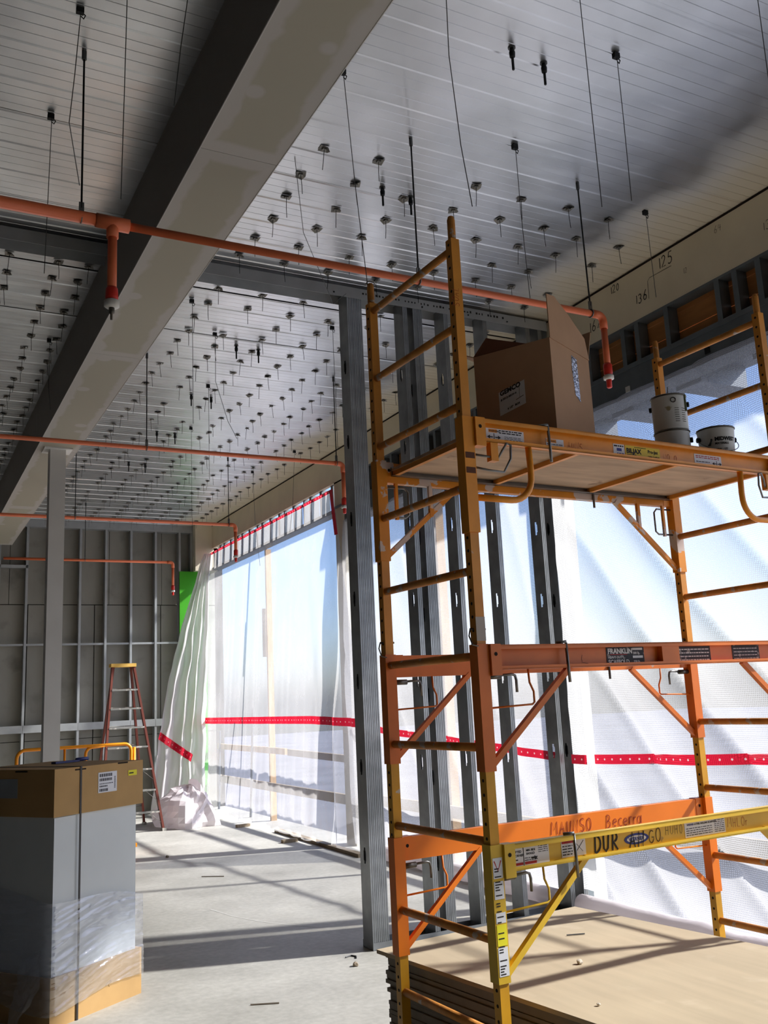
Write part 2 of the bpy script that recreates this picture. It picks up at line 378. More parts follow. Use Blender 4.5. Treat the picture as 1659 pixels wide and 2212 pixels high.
GLY = {
 '0': [ell(.35, .5, .25, .5, 100, 460)], '1': [[(.25, .95), (.3, 0)]], '2': [ell(.3, .75, .25, .25, 170, -40, 6)+[(.05, 0), (.6, .03)]],
 '3': [ell(.3, .75, .25, .25, 150, -80, 6)+ell(.3, .25, .28, .27, 80, -150, 7)], '5': [[(.6, 1), (.2, 1), (.12, .6)]+ell(.3, .32, .28, .3, 110, -140, 8)],
 '6': [[(.5, 1), (.2, .6)]+ell(.32, .25, .24, .25, 160, 520, 10)], '4': [[(.15, 1), (.05, .5), (.6, .5)], [(.5, .9), (.45, 0)]],
 'M': [[(0, 0), (.08, 1), (.4, .35), (.75, 1), (.8, 0)]], 'A': [[(0, 0), (.3, 1), (.62, 0)], [(.1, .4), (.55, .4)]],
 'U': [[(.05, 1), (.08, .2), (.3, 0), (.52, .2), (.58, 1)]], 'N': [[(0, 0), (.05, 1), (.55, 0), (.6, 1)]],
 'S': [ell(.32, .75, .25, .25, 40, 250, 7)+ell(.3, .25, .25, .25, 90, -150, 7)], 'O': [ell(.35, .5, .3, .5, 100, 460, 12)],
 'B': [[(.05, 0), (.1, 1)], [(.1, 1)]+ell(.15, .77, .35, .24, 90, -90, 6)+ell(.15, .27, .42, .27, 90, -90, 6)],
 'D': [[(.1, 0), (.1, 1)], [(.0, .98)]+ell(.15, .5, .5, .49, 88, -90, 8)], 'R': [[(.05, 0), (.1, 1)]+ell(.15, .75, .38, .26, 90, -90, 6)+[(.6, 0)]],
 'G': [ell(.38, .5, .35, .5, 50, 330, 10)+[(.7, .45), (.4, .45)]], 'e': [[(.05, .3), (.5, .35)]+ell(.28, .3, .24, .3, 10, 310, 9)],
 'c': [ell(.28, .3, .24, .3, 50, 310, 8)], 'r': [[(.08, .6), (.1, 0)], [(.1, .4), (.25, .58), (.42, .55)]],
 'a': [ell(.25, .28, .22, .28, 60, 400, 9)+[(.5, .6), (.5, 0)]], 'L': [[(.05, 1), (.05, 0), (.5, 0)]], 'H': [[(.05, 0), (.05, 1)], [(.5, 0), (.5, 1)], [(.05, .5), (.5, .5)]], ' ': []}
ADV = {'1': .45, 'M': 1.0, ' ': .5, 'e': .62, 'c': .58, 'r': .5, 'a': .64}
def scrawl(s, h_, org, xd, up, material, parent, pen=.006, name='handwriting', slant=.08):
    mb = MB(); x = 0.; rnd = random.Random(s); xd = Vector(xd).normalized(); up = Vector(up).normalized(); org = Vector(org)
    for ch in s:
        jy = rnd.uniform(-.06, .06); sc = rnd.uniform(.92, 1.08)
        for st in GLY.get(ch, []):
            mb.ribbon([((x+p[0]*sc*.8+p[1]*slant)*h_, (p[1]*sc+jy)*h_) for p in st], pen, org, xd, up)
        x += ADV.get(ch, .78)*.95
    return obj(name, mb, material, parent)

# ================================================================== SETTING
ZC, XW, YB = 4.95, 5.05, 16.45
floor = struct('floor', MB().box(-3.2, 5.35, -3.2, 16.8, -.2, 0), CONC)
pts = [(480, 0)]
chalk = MB(); fp = [(2.55, 8.35), (2.62, 7.95), (2.75, 7.6), (2.95, 7.25), (3.05, 7.1)]
chalk.ribbon(fp, .012, Vector((0, 0, .0012)), Vector((1, 0, 0)), Vector((0, 1, 0)))
tag(obj('scratch_mark', chalk, mat('chalk', (206, 204, 198), .8), floor), 'pale curved scratch')
struct('ground', MB().box(5.35, 60, -40, 60, -.35, -.2), GRND)
struct('sky_block_slab', MB().box(-3.2, 5.3, -3.2, 16.8, 5.02, 5.3), mat('sky block grey', (120, 120, 118), .9))  # unseen slab added over the deck to block light from the sky
struct('wall_left', MB().box(-3.4, -3.2, -3.2, 16.8, 0, 5.3), mat('dark unseen bounce wall', (108, 107, 102), .9))  # unseen, added to keep sky light out; dark tone limits bounce from the left
struct('wall_front', MB().box(-3.4, 5.3, -3.4, -3.2, 0, 5.3), mat('pale unseen bounce wall', (186, 184, 176), .9))  # unseen, added behind the camera; pale tone bounces light forward

# ceiling: ribbed steel deck panels, each an object
ceil = bpy.data.objects.new('ceiling', None); COL.objects.link(ceil); ceil['kind'] = 'structure'; OFF['ceiling'] = Vector((0, 0, 0))
PW = .90
prof = []
for g in range(3):
    b = g*.30
    prof += [(b, .006), (b+.010, .006), (b+.016, 0)]
    for r_ in (.075, .15, .225): prof += [(b+r_-.0025, 0), (b+r_, .0035), (b+r_+.0025, 0)]
    prof += [(b+.284, 0), (b+.290, .006)]
prof += [(.8975, .006), (.8995, .02)]
mb = MB(); x0, x1 = -3.2, XW
for y, z in prof: mb.v += [Vector((x0, y, z)), Vector((x1, y, z))]
mb.f = [(2*i, 2*i+2, 2*i+3, 2*i+1) for i in range(len(prof)-1)]
mb.f = [f[::-1] for f in mb.f]
dp = obj('deck_panel', mb, DECK, ceil)
for k in range(22):
    o = dp if k == 0 else place(dp, (0, 0, 0), 0, ceil)
    o.location = (0, -3.15+k*PW, ZC); o.rotation_euler = (R(random.uniform(-.6, .6)), R(random.uniform(-.05, .05)), 0)

# outer wall: gypsum band, header framing, piers
wr = struct('wall_right', MB().box(XW, XW+.06, -3.2, YB+.1, 4.52, 5.02), BOARD)
for s_, y_, z_, h_, pen in (('125', 4.874, 4.818, .085, .008), ('120', 5.415, 4.847, .06, .007), ('136', 5.149, 4.645, .075, .008), ('162', 5.712, 4.625, .09, .008), ('64', 4.312, 4.841, .05, .003), ('135', 3.912, 4.662, .06, .004), ('12', 4.636, 4.677, .04, .003)):
    scrawl(s_, h_, (XW-.0012, y_, z_), (0, -1, 0), (0, 0, 1), INK, wr, pen, 'handwritten_number')
mb = MB().ribbon([(0, 0), (.005, .14), (.03, .16), (.26, .155)], .004, Vector((XW-.001, 5.001, 4.637)), Vector((0, -1, 0)), Vector((0, 0, 1)))
obj('pencil_line', mb, INK, wr)
obj('shadow_gap', MB().box(XW-.004, XW+.002, -3.1, YB, ZC-.022, ZC-.006), HOLE, wr)  # dark strip painting the shadow gap where wall meets deck
hd = struct('trim_1', MB().box(XW+.005, XW+.20, -3.2, 10.9, 3.95, 4.165), GALVD)
obj('top_track', MB().box(XW, XW+.17, -3.2, 10.9, 4.50, 4.535), GALVD, hd)
obj('sill_track', MB().box(XW-.004, XW+.17, -3.2, 10.9, 4.165, 4.20), GALVD, hd)
for y in (3.35, 3.60, 3.99, 4.19, 4.35, 4.85, 5.17, 5.33, 5.75, 5.92, 6.33, 6.50, 6.9, 7.3, 7.5, 7.9, 8.3, 8.5, 8.9, 9.3, 9.5, 9.9, 10.3, 10.6):
    obj('header_stud', MB().box(XW+.003, XW+.098, y-.022, y+.002, 4.20, 4.50).box(XW+.001, XW+.006, y-.022, y+.024, 4.20, 4.50), GALVD, hd)
yy = -3.1
k = 0
while yy < 10.8:
    ln = 1.22; z0 = 4.165
    for zz in ((4.165, 4.31), (4.314, 4.46), (4.464, 4.52)):
        obj('plywood_strip', MB().box(XW+.100+random.uniform(0, .006), XW+.12, yy, min(yy+ln-.006, 10.9), *zz), PLYW, hd)
    yy += ln; k += 1
for y, z in ((4.05, 3.99), (4.50, 4.03), (5.33, 4.01)):
    obj('fastener_clip', MB().box(XW-.004, XW+.006, y-.022, y+.022, z-.022, z+.022), WHITEP if y > 5 else DARKM, hd)
# far bay: open framed header
hf = struct('trim_2', MB().box(XW+.02, XW+.16, 10.9, YB, 4.13, 4.18), GALVD)
for y in (11.05, 11.42, 11.78, 12.0, 12.4, 12.75, 12.98, 13.36, 13.72, 13.94, 14.32, 14.68, 14.9, 15.28, 15.64, 15.86, 16.24):
    wd = .055 if int(y*100) % 3 else .02
    obj('header_stud', MB().box(XW+.03, XW+.15, y-wd, y+.02, 4.18, 4.53), GALVD, hf)
pier = struct('trim_3', MB().box(XW, XW+.24, 10.62, 10.90, 0, 4.52), BOARD)
struct('trim_4', MB().box(XW+.03, XW+.24, 6.40, 6.58, 0, 3.95), mat('white pier board', (220, 218, 210), .8))
struct('trim_5', MB().box(4.74, XW+.1, 16.22, 16.55, 4.11, 4.95), BOARD)
struct('trim_6', MB().box(XW+.02, XW+.22, -3.2, -2.2, 0, 3.95), BOARD)
# eave over the near and middle bays
eave = struct('trim_7', MB().box(XW+.24, 5.80, -3.2, 10.9, 4.10, 4.26), STEELX)
for i in range(18): obj('outrigger', MB().box(XW+.24, 5.78, -2.6+i*.74, -2.34+i*.74, 3.93, 4.10), STEELX, eave)

# back wall: cement panels, studs, bridging
wb = struct('wall_back', MB().box(-3.2, XW+.3, YB+.13, YB+.3, 0, 5.02), mat('dark backing', (70, 70, 66), .95))
xs = [-3.2, -1.98, -.76, .46, 1.68, 2.28, 3.30, 4.22, 5.2]
for i in range(len(xs)-1):
    obj('cement_panel', MB().box(xs[i]+.004, xs[i+1]-.004, YB+.10+random.uniform(0, .012), YB+.135, 3.535, 4.94), PANEL, wb)
xs = [-3.2, -2.2, -1.2, -.2, .8, 1.98, 3.06, 4.2, 5.2]
for i in range(len(xs)-1):
    for z0, z1 in ((.0, 1.30), (1.31, 3.52)):
        obj('cement_panel', MB().box(xs[i]+.008, xs[i+1]-.008, YB+.095+random.uniform(0, .012), YB+.135, z0, z1), PANEL, wb)
obj('top_track', MB().box(-3.2, 4.74, YB-.06, YB+.09, 4.82, 4.95), STUDW, wb)
sx = [4.505-i*.4285 for i in range(18)]
st = obj('wall_stud', MB().box(-.02, .02, -.05, -.045, 0, 4.82).box(-.02, -.016, -.05, .09, 0, 4.82).box(-.02, .02, .085, .09, 0, 4.82), STUDW, wb)
st.location = Vector((sx[0], YB, 0))
for x in sx[1:]: place(st, Vector((x, YB, 0)), 0, wb)
obj('wall_stud', MB().box(4.70, 4.74, YB-.05, YB+.08, 4.11, 4.82), STUDW, wb)
for i in range(9):
    a = sx[i+1]+.022; b = sx[i]-.022
    obj('bridging_channel', MB().box(a, b, YB-.035, YB+.01, 2.835, 2.868), STUDW, wb)
    obj('backing_strap', MB().box(a-.02, b+.02, YB-.056, YB-.0505, 1.44, 1.56), STUDW, wb)
obj('cross_track', MB().box(1.5, 1.95, YB-.05, YB+.05, 4.12, 4.17), STUDW, wb)
for i, (x, z) in enumerate(((2.42, 3.0), (3.0, 2.2), (3.35, 2.95), (1.85, 3.0), (2.42, 1.72))):
    obj('tie_hole', MB().lathe((0, 0, 0), [(.045, 0), (.05, .004)], 10), HOLE, wb).matrix_local = Matrix.Translation((x, YB+.094, z)) @ Matrix.Rotation(R(90), 4, 'X')
for x, rz in ((4.62, 0),):
    g = obj('sheathing_board', MB().box(4.49, 4.98, YB-.095, YB-.075, 0, 4.11), GREEN)
    tag(g, 'tall lime green sheathing board standing in the far corner', 'board')

# ================================================================== BEAM AND COLUMN
t = thing('drywall_beam', (1.44, 6, 4.43), 'long drywall clad beam with joint compound patches under the ceiling', 'beam')
ys = [-3.2, -1.84, 1.13, 4.10, 7.07, 10.04, 13.01, 15.98]
for i in range(len(ys)-1):
    a, b = ys[i]+.0015, ys[i+1]-.0015
    obj('bottom_board', MB().box(1.235, 1.645, a, b, 4.43, 4.445), BEAM, t)
    for sgn, x in ((0, 1.235), (1, 1.645)):
        obj('side_board', MB().box(x-.0+(-.0 if sgn == 0 else -.015), x+(.015 if sgn == 0 else 0), a, b, 4.4455, 4.95), BEAM, t)
obj('end_board', MB().box(1.235, 1.645, 15.98, 15.995, 4.43, 4.95), BEAM, t)
for x in (1.236, 1.644): obj('corner_bead', MB().tube([(x, -3.2, 4.431), (x, 15.99, 4.431)], .004, 6), mat('compound', (204, 200, 194), .8), t)
t = thing('steel_column', (1.44, 9.97, 0), 'white primed square steel column holding up the drywall beam', 'column')
obj('shaft', MB().box(1.362, 1.518, 9.90, 10.055, .015, 4.415), PAINTW, t)
obj('base_plate', MB().box(1.29, 1.59, 9.83, 10.13, 0, .015), PAINTW, t)
obj('cap_plate', MB().box(1.30, 1.58, 9.86, 10.10, 4.415, 4.43), PAINTW, t)

# ================================================================== STUD PARTITION
PY0, PD = 6.24, .152
def stud_mb(x, flip, z0, z1, ko0, d=PD, y0=PY0):
    """C-stud: punched web in the Y-Z plane at x, ridged flanges, stiffening lips"""
    mb = MB(); s = 1 if not flip else -1
    c = y0+d/2; ye = [y0, c-.019, c-.010, c+.010, c+.019, y0+d]; ze = [z0]; hol = []
    z = ko0
    while z < z1-.2:
        hol.append(z); ze += [z-.055, z-.034, z+.034, z+.055]; z += .61
    ze.append(z1)
    for i in range(len(ze)-1):
        zm = (ze[i]+ze[i+1])/2; hk = [h_ for h_ in hol if abs(zm-h_) < .055]
        for j in range(5):
            if hk and (j == 2 or (j in (1, 3) and abs(zm-hk[0]) < .034)): continue
            mb.add([(x, ye[j], ze[i]), (x, ye[j+1], ze[i]), (x, ye[j+1], ze[i+1]), (x, ye[j], ze[i+1])], [(0, 1, 2, 3)])
    pr = [(0, 0), (.009, 0), (.011, .002), (.014, .002), (.016, 0), (.025, 0), (.027, .002), (.030, .002), (.032, 0), (.041, 0), (.041, .012)]
    for yy_, sg in ((y0, 1), (y0+d, -1)):
        vs_ = []
        for a, b in pr: vs_ += [(x+s*a, yy_+sg*b, z0), (x+s*a, yy_+sg*b, z1)]
        mb.add(vs_, [(2*i, 2*i+2, 2*i+3, 2*i+1) for i in range(len(pr)-1)])
    return mb
t = thing('stud_partition', (4.0, 6.31, 0), 'unfinished partition of galvanised steel studs behind the scaffold', 'wall frame')
def track(a, b, up):
    z = (4.93, 4.84) if up else (.002, .05)
    mb = MB().box(a, b, PY0-.004, PY0-.002, min(z), max(z)).box(a, b, PY0+PD+.002, PY0+PD+.004, min(z), max(z))
    mb.box(a, b, PY0-.004, PY0+PD+.004, z[0]-.001, z[0]+.001); return mb
obj('top_track', track(1.66, 5.03, True), TRACKM, t); obj('top_track', track(-3.1, 1.22, True), TRACKM, t)
obj('bottom_track', track(3.06, 5.03, False), GALV, t)
for x, fl in ((3.062, 0), (3.106, 0), (3.150, 0), (3.565, 0), (3.660, 0), (3.704, 0), (3.955, 0), (4.345, 0), (4.795, 0), (4.925, 0)):
    obj('stud', stud_mb(x, fl, .004, 4.90, .62 if x not in (3.660, 3.704) else .50), GALV, t)
obj('corner_stud', MB().box(4.968, 5.03, PY0+.01, PY0+PD, .004, 4.9), GALVD, t)
mk = MB()
for i in range(46):
    if i % 9 in (3, 8): continue
    mk.box(3.2+i*.03, 3.2+i*.03+random.uniform(.008, .02), PY0-.0052, PY0-.0042, 4.885, 4.885+random.uniform(.012, .02))
tag(obj('stamped_print', mk, INK, t), kind='stuff')
for x in (2.95, 3.3, 3.75, 4.2, 4.6): obj('screw', MB().lathe((x, PY0-.008, 4.86), [(.006, 0), (.006, .008)], 8), DARKM, t)

# ================================================================== SPRINKLER PIPES
PZ = 4.04
def bend(p0, p1, p2, r_, n=6):
    """points of an elbow at p1 between p0 and p2"""
    p0, p1, p2 = map(Vector, (p0, p1, p2)); a = (p0-p1).normalized()*r_; b = (p2-p1).normalized()*r_
    return [p1+a*(1-math.sin(i/n*math.pi/2))+b*(1-math.cos(i/n*math.pi/2)) for i in range(n+1)]
def sprinkler_line(y, xend, zdrop, rods, label, big=False, xstart=-3.1, z=PZ, r=.021):
    t = thing('sprinkler_pipe', (xend/2, y, z-.5), label, 'pipe', 'sprinkler lines under the ceiling')
    x0 = .93 if big else xstart
    obj('branch_pipe', MB().tube([(x0, y, z), (xend-.05, y, z)], r, 12), PIPE, t, True)
    obj('elbow', MB().tube([(xend-.09, y, z)]+bend((xend-.06, y, z), (xend, y, z), (xend, y, z-.06), .045)+[(xend, y, z-.09)], r+.005, 12), PIPE, t, True)
    obj('drop_pipe', MB().tube([(xend, y, z-.08), (xend, y, zdrop+.05)], r, 12), PIPE, t, True)
    obj('adapter', MB().lathe((xend, y, zdrop), [(r+.003, .04), (r+.007, .05), (r+.007, .105), (r+.002, .115)], 14), PIPED, t, True)
    obj('threaded_ring', MB().lathe((xend, y, zdrop), [(r+.003, .008), (r+.012, .012), (r+.012, .034), (r+.004, .04)], 14), WHITEP, t, True)
    obj('plug', MB().lathe((xend, y, zdrop), [(.012, -.045), (.017, -.04), (.017, -.012), (r-.003, -.006), (r-.003, .008)], 12), PIPED, t, True)
    for xr, lean in rods:
        hg = obj('hanger_clip', MB().tube([(xr+.0, y+math.cos(a)*(r+.004), z+math.sin(a)*(r+.004)) for a in [math.pi/2+i*math.pi/9 for i in range(19)]], .004, 6), PINM, t)
        obj('clip_strap', MB().box(xr-.012, xr+.012, y-.004, y+.004, z+r, z+r+.06), PINM, hg)
        obj('hanger_rod', MB().tube([(xr, y, z+r+.03), (xr+lean, y, ZC-.01)], .005, 8), DARKM, t)
        obj('rod_anchor', MB().lathe((xr+lean, y, ZC-.05), [(.012, 0), (.012, .05)], 6), WIRE, t)
    if big:
        R2 = .030
        obj('main_pipe', MB().tube([(xstart, y, z+.004), (.80, y, z+.004)], R2, 14), PIPE, t, True)
        obj('tee', MB().tube([(.775, y, z+.003), (.935, y, z)], R2+.005, 14).tube([(.855, y, z), (.855, y, z-.075)], .029, 14), PIPE, t, True)
        obj('drop_pipe', MB().tube([(.855, y, z-.05), (.855, y, 3.66)], .0225, 12), PIPE, t, True)
        obj('adapter', MB().lathe((.855, y, 3.64), [(.024, .0), (.031, .01), (.029, .055), (.024, .065)], 14), PIPED, t, True)
        obj('threaded_ring', MB().lathe((.855, y, 3.60), [(.026, 0), (.037, .008), (.037, .034), (.028, .04)], 14), WHITEP, t, True)
        obj('plug', MB().lathe((.855, y, 3.57), [(.006, -.03), (.007, 0), (.014, .004), (.014, .03)], 10), CANM, t, True)
    return t
sprinkler_line(4.30, 3.925, 3.60, ((3.83, -.01), (2.575, 0), (.707, .0)), 'nearest orange sprinkler pipe with a tee drop left of the beam', True)
sprinkler_line(8.25, 3.93, 3.575, ((3.86, 0), (1.965, 0)), 'second orange sprinkler pipe, passing just in front of the white column')
sprinkler_line(11.60, 3.93, 3.595, ((3.84, 0), (1.9, 0)), 'third orange sprinkler pipe, its drop hanging before the far hazy plastic')
sprinkler_line(14.90, 3.98, 3.55, ((2.6, 0),), 'farthest orange sprinkler pipe, its drop beside the lime green board', xstart=1.42)

# ================================================================== CEILING HARDWARE
# insulation pins: square tin plate with a bent corner and a spindle
pb = MB().add([(-.032, -.03, .0), (.03, -.032, -.004), (.034, .03, .001), (-.01, .034, -.004), (-.034, .012, -.016), (0, 0, .004)],
              [(0, 1, 5), (1, 2, 5), (2, 3, 5), (3, 4, 5), (4, 0, 5)]).box(-.012, .012, -.012, .012, -.008, .004)
plate = obj('insulation_pin', pb, PIN, origin=(0, 0, 0))
tag(plate, 'small square tin plate with a thin spindle hanging from the ceiling deck', 'hanger pin', 'insulation pins on the ceiling deck')
obj('spindle', MB().tube([(0, 0, 0), (.002, .002, -.075), (.003, 0, -.14)], .0022, 5), DARKM, plate)
cols = [2.145, 2.50, 2.86, 3.235, 3.60, 3.965, 4.32, 4.68]
spots = []
for kr in range(40):
    y = 4.60+.2965*kr
    if abs(y-6.3) < .16: continue
    for c in cols: spots.append((c, y))
    if y > 6.6:
        for c in (.61, .94, 1.14):
            if c > .072*y: spots.append((c, y))
rr_ = random.Random(3)
spots = [(x+rr_.uniform(-.025, .025), y+rr_.uniform(-.02, .02)) for x, y in spots if rr_.random() > .05 and not (y < 4.7 and x > 4.5)]
spots.sort(key=lambda p: math.hypot(*p))
for i, (x, y) in enumerate(spots[:296]):
    o = plate if i == 0 else dup(plate, (0, 0, 0))
    o['label'] = 'tin plate and spindle on the ceiling ' + ('left of the drywall beam' if x < 1.3 else 'before the partition track' if y < 6.24 else 'between the partition track and the second sprinkler pipe' if y < 8.25 else 'between the second and third sprinkler pipes' if y < 11.6 else 'beyond the third sprinkler pipe')
    o.location = (x, y, ZC-.006); o.rotation_euler = (R(rr_.uniform(-5, 5)), R(rr_.uniform(-5, 5)), rr_.choice((0, 1.57, 3.14, 4.71))+rr_.uniform(-.35, .35))
mb = MB()
for x, y in spots[296:]:
    mb.box(x-.032, x+.032, y-.03, y+.03, ZC-.020, ZC-.010); mb.tube([(x, y, ZC-.012), (x, y, ZC-.14)], .0022, 4)
tag(obj('distant_insulation_pins', mb, PIN), 'crowd of tiny insulation pins at the far end of the ceiling', 'hanger pins', 'insulation pins on the ceiling deck', 'stuff')
# dark drop-in anchors in pairs
an = obj('anchor_bolt', MB().lathe((0, 0, 0), [(.006, -.13), (.007, -.128), (.007, -.06), (.014, -.056), (.016, -.03), (.011, -.01), (.009, .0)], 10), DARKM, origin=(0, 0, 0))
obj('washer', MB().lathe((0, 0, 0), [(.02, -.006), (.02, -.002)], 12), WIRE, an)
aw = ('nearest', 'second', 'third', 'fourth', 'fifth', 'sixth')
for i, y in enumerate((3.40, 4.85, 7.78, 9.25, 10.7, 12.2)):
    for j, x in enumerate((2.67, 2.895)):
        o = an if (i == 0 and j == 0) else dup(an, (0, 0, 0))
        o.location = (x, y+j*.03, ZC)
        tag(o, f"dark threaded anchor under the ceiling, {'left' if j == 0 else 'right'} one of the {aw[i]} pair", 'anchor bolt', 'paired ceiling anchors')
# hanger wires
def hwire(pts_, label, r=.0022, clip=True):
    p0 = Vector(pts_[0]); t = thing('hanger_wire', p0, label, 'wire', 'hanger wires under the ceiling')
    obj('strand', MB().tube(pts_, r, 5), WIRE, t)
    if clip:
        obj('clip', MB().box(p0.x-.022, p0.x+.012, p0.y-.012, p0.y+.012, p0.z-.03, p0.z).tube([p0+Vector((.0, 0, -.02)), p0+Vector((.02, 0, -.035)), p0+Vector((.012, 0, -.055)), p0+Vector((0, 0, -.045))], .003, 5), DARKM, t)
Zt = ZC-.004
hwire([(3.20, 3.21, Zt), (3.21, 3.22, 4.6), (3.215, 3.23, 4.12)], 'thin wire on a hook clip above the cardboard box, near the wall')
hwire([(2.66, 2.86, Zt), (2.70, 2.90, 4.5), (2.78, 2.98, 3.86)], 'thin wire entering from the top edge right of the anchor pair', clip=False)
hwire([(1.96, 2.9, Zt), (1.96, 2.92, 4.35), (2.03, 2.98, 3.98), (2.08, 3.0, 3.72)], 'kinked wire ending at the top of the tallest scaffold post', clip=False)
hwire([(3.19, 4.105, Zt), (3.195, 4.11, 4.5), (3.21, 4.11, 3.96)], 'thin straight wire on a clip behind the tall scaffold post')
hwire([(4.50, 4.40, Zt), (4.505, 4.40, 4.6), (4.52, 4.41, 4.31)], 'short wire on a clip close to the handwritten numbers')
hwire([(1.948, 3.9, Zt), (2.0, 3.92, 4.3), (2.07, 3.95, 3.66)], 'slanting wire left of the tall scaffold post')
hwire([(2.02, 4.75, Zt), (2.3, 5.3, 4.78), (2.9, 6.15, 4.72), (3.05, 6.22, 4.86)], 'slack wire running diagonally to the partition track', clip=False)
hwire([(.64, 4.0, Zt), (.62, 4.02, 4.6), (.60, 4.02, 4.35), (.68, 4.2, 4.15)], 'bent wire by the nearest pipe hanger left of the beam')
hwire([(.638, 4.89, Zt), (.632, 4.89, 4.6), (.62, 4.89, 4.0)], 'wire on a dark clip left of the nearest pipe hanger')
hwire([(.80, 3.75, Zt), (.80, 3.8, 4.4), (.80, 3.85, 3.92)], 'straight wire right of the nearest pipe hanger', clip=False)
hwire([(1.05, 3.6, Zt), (1.03, 3.7, 4.65), (1.02, 3.78, 4.40)], 'short wire close to the beam at the top edge', clip=False)
hwire([(3.498, 2.565, Zt), (3.508, 2.575, 4.6), (3.518, 2.585, 4.30)], 'wire in the upper right corner of the ceiling', clip=False)
hwire([(3.31, 7.05, Zt), (3.312, 7.05, 4.4), (3.315, 7.05, 3.82)], 'long wire on a clip just left of the first partition stud')
hwire([(2.40, 7.55, Zt), (2.40, 7.56, 4.5), (2.52, 7.6, 4.16), (2.62, 7.65, 4.02)], 'curved loose wire hanging above the second sprinkler pipe')
hwire([(2.02, 6.95, Zt), (2.02, 6.95, 4.4), (2.02, 6.95, 3.9)], 'faint straight wire right beside the beam beyond the partition')
hwire([(2.75, 8.9, Zt), (2.75, 8.9, 4.4), (2.75, 8.9, 3.95)], 'faint wire above the middle of the second sprinkler pipe')
hwire([(3.0, 10.4, Zt), (3.0, 10.4, 4.0), (3.02, 10.4, 3.4)], 'faint wire between the second and third sprinkler pipes')
hwire([(4.55, 11.0, Zt), (4.5, 11.0, 4.2), (4.45, 11.0, 3.85)], 'loose wire hanging before the header near the red tape corner')
hwire([(4.4, 12.2, Zt), (4.42, 12.2, 4.2), (4.48, 12.2, 3.6)], 'loose wire hanging before the far plastic, right of the third pipe')
hwire([(1.10, 8.2, Zt), (1.10, 8.2, 4.5), (1.12, 8.2, 4.30)], 'pale wire beside the dark left face of the beam')

# ================================================================== SCAFFOLD
SA = R(2.2); U = Vector((math.cos(SA), math.sin(SA), 0)); Wv = Vector((math.sin(SA), -math.cos(SA), 0))
SO = Vector((1.919, 3.667, 0)) + U*.02 - Wv*.02; SL, SW = 1.868, .692
def S(a, b, z): return SO+U*a+Wv*b+Vector((0, 0, z))
def sbox(mb, a0, a1, b0, b1, z0, z1):
    return mb.obox(S((a0+a1)/2, (b0+b1)/2, (z0+z1)/2), U*(a1-a0)/2, Wv*(b1-b0)/2, Vector((0, 0, (z1-z0)/2)))
sc = thing('rolling_scaffold', S(SL/2, SW/2, 0), 'two tier orange and yellow rolling scaffold straddling the drywall stack', 'scaffold')
RZ = [3.50, 3.165, 2.835, 2.50, 2.17, 1.845, 1.51, 1.175, .84, .522, .25]
for a in (0, SL):
    for b in (0, SW):
        for z0, z1, mt, tn in ((1.88, 3.54, O_POST, True), (.215, 1.88, Y_POST, False)):
            p = obj('post', sbox(MB(), a-.02, a+.02, b-.02, b+.02, z0, z1), mt, sc)
            hm = MB(); z = z0+.06
            while z < z1-.02:
                hm.tube([S(a-.0205, b, z), S(a-.0195, b, z)], .0065, 8); hm.tube([S(a+.0195, b, z), S(a+.0205, b, z)], .0065, 8); z += .0508
            tag(obj('pin_holes', hm, HOLE, p), kind='stuff')
            if tn: obj('coupling_pin', MB().tube([S(a, b, z1-.02), S(a, b, z1+.09), S(a, b, z1+.105)], [.0165, .0165, .012], 12), RUNG, p)
        ck = obj('lock_clip', MB().tube([S(a-.035, b, 1.945), S(a+.035, b, 1.945)], .005, 6).tube([S(a-.035, b, 1.945), S(a-.045, b+.005, 1.92), S(a-.042, b+.02, 1.885), S(a-.02, b+.026, 1.88)], .003, 5), PINM, sc)
        cs = obj('caster', MB().tube([S(a-.018, b+.05, .0635), S(a+.018, b+.05, .0635)], .0635, 18), DARKM, sc, True)
        obj('caster_fork', sbox(sbox(MB(), a-.028, a-.022, b-.02, b+.07, .05, .17), a+.022, a+.028, b-.02, b+.07, .05, .17), PINM, cs)
        obj('caster_stem', MB().tube([S(a, b, .165), S(a, b, .22)], .018, 10), PINM, cs)
    for z in RZ:
        obj('rung', MB().tube([S(a, .018, z), S(a, SW-.018, z)], .0165, 10), RUNG, sc, True)
tag(obj('clip_ring', MB().tube([S(0, 0, 3.645)+Vector((.022*math.cos(q), .022*math.sin(q), .004*math.sin(2*q))) for q in [i*.7 for i in range(9)]], .003, 5), PINM, sc))

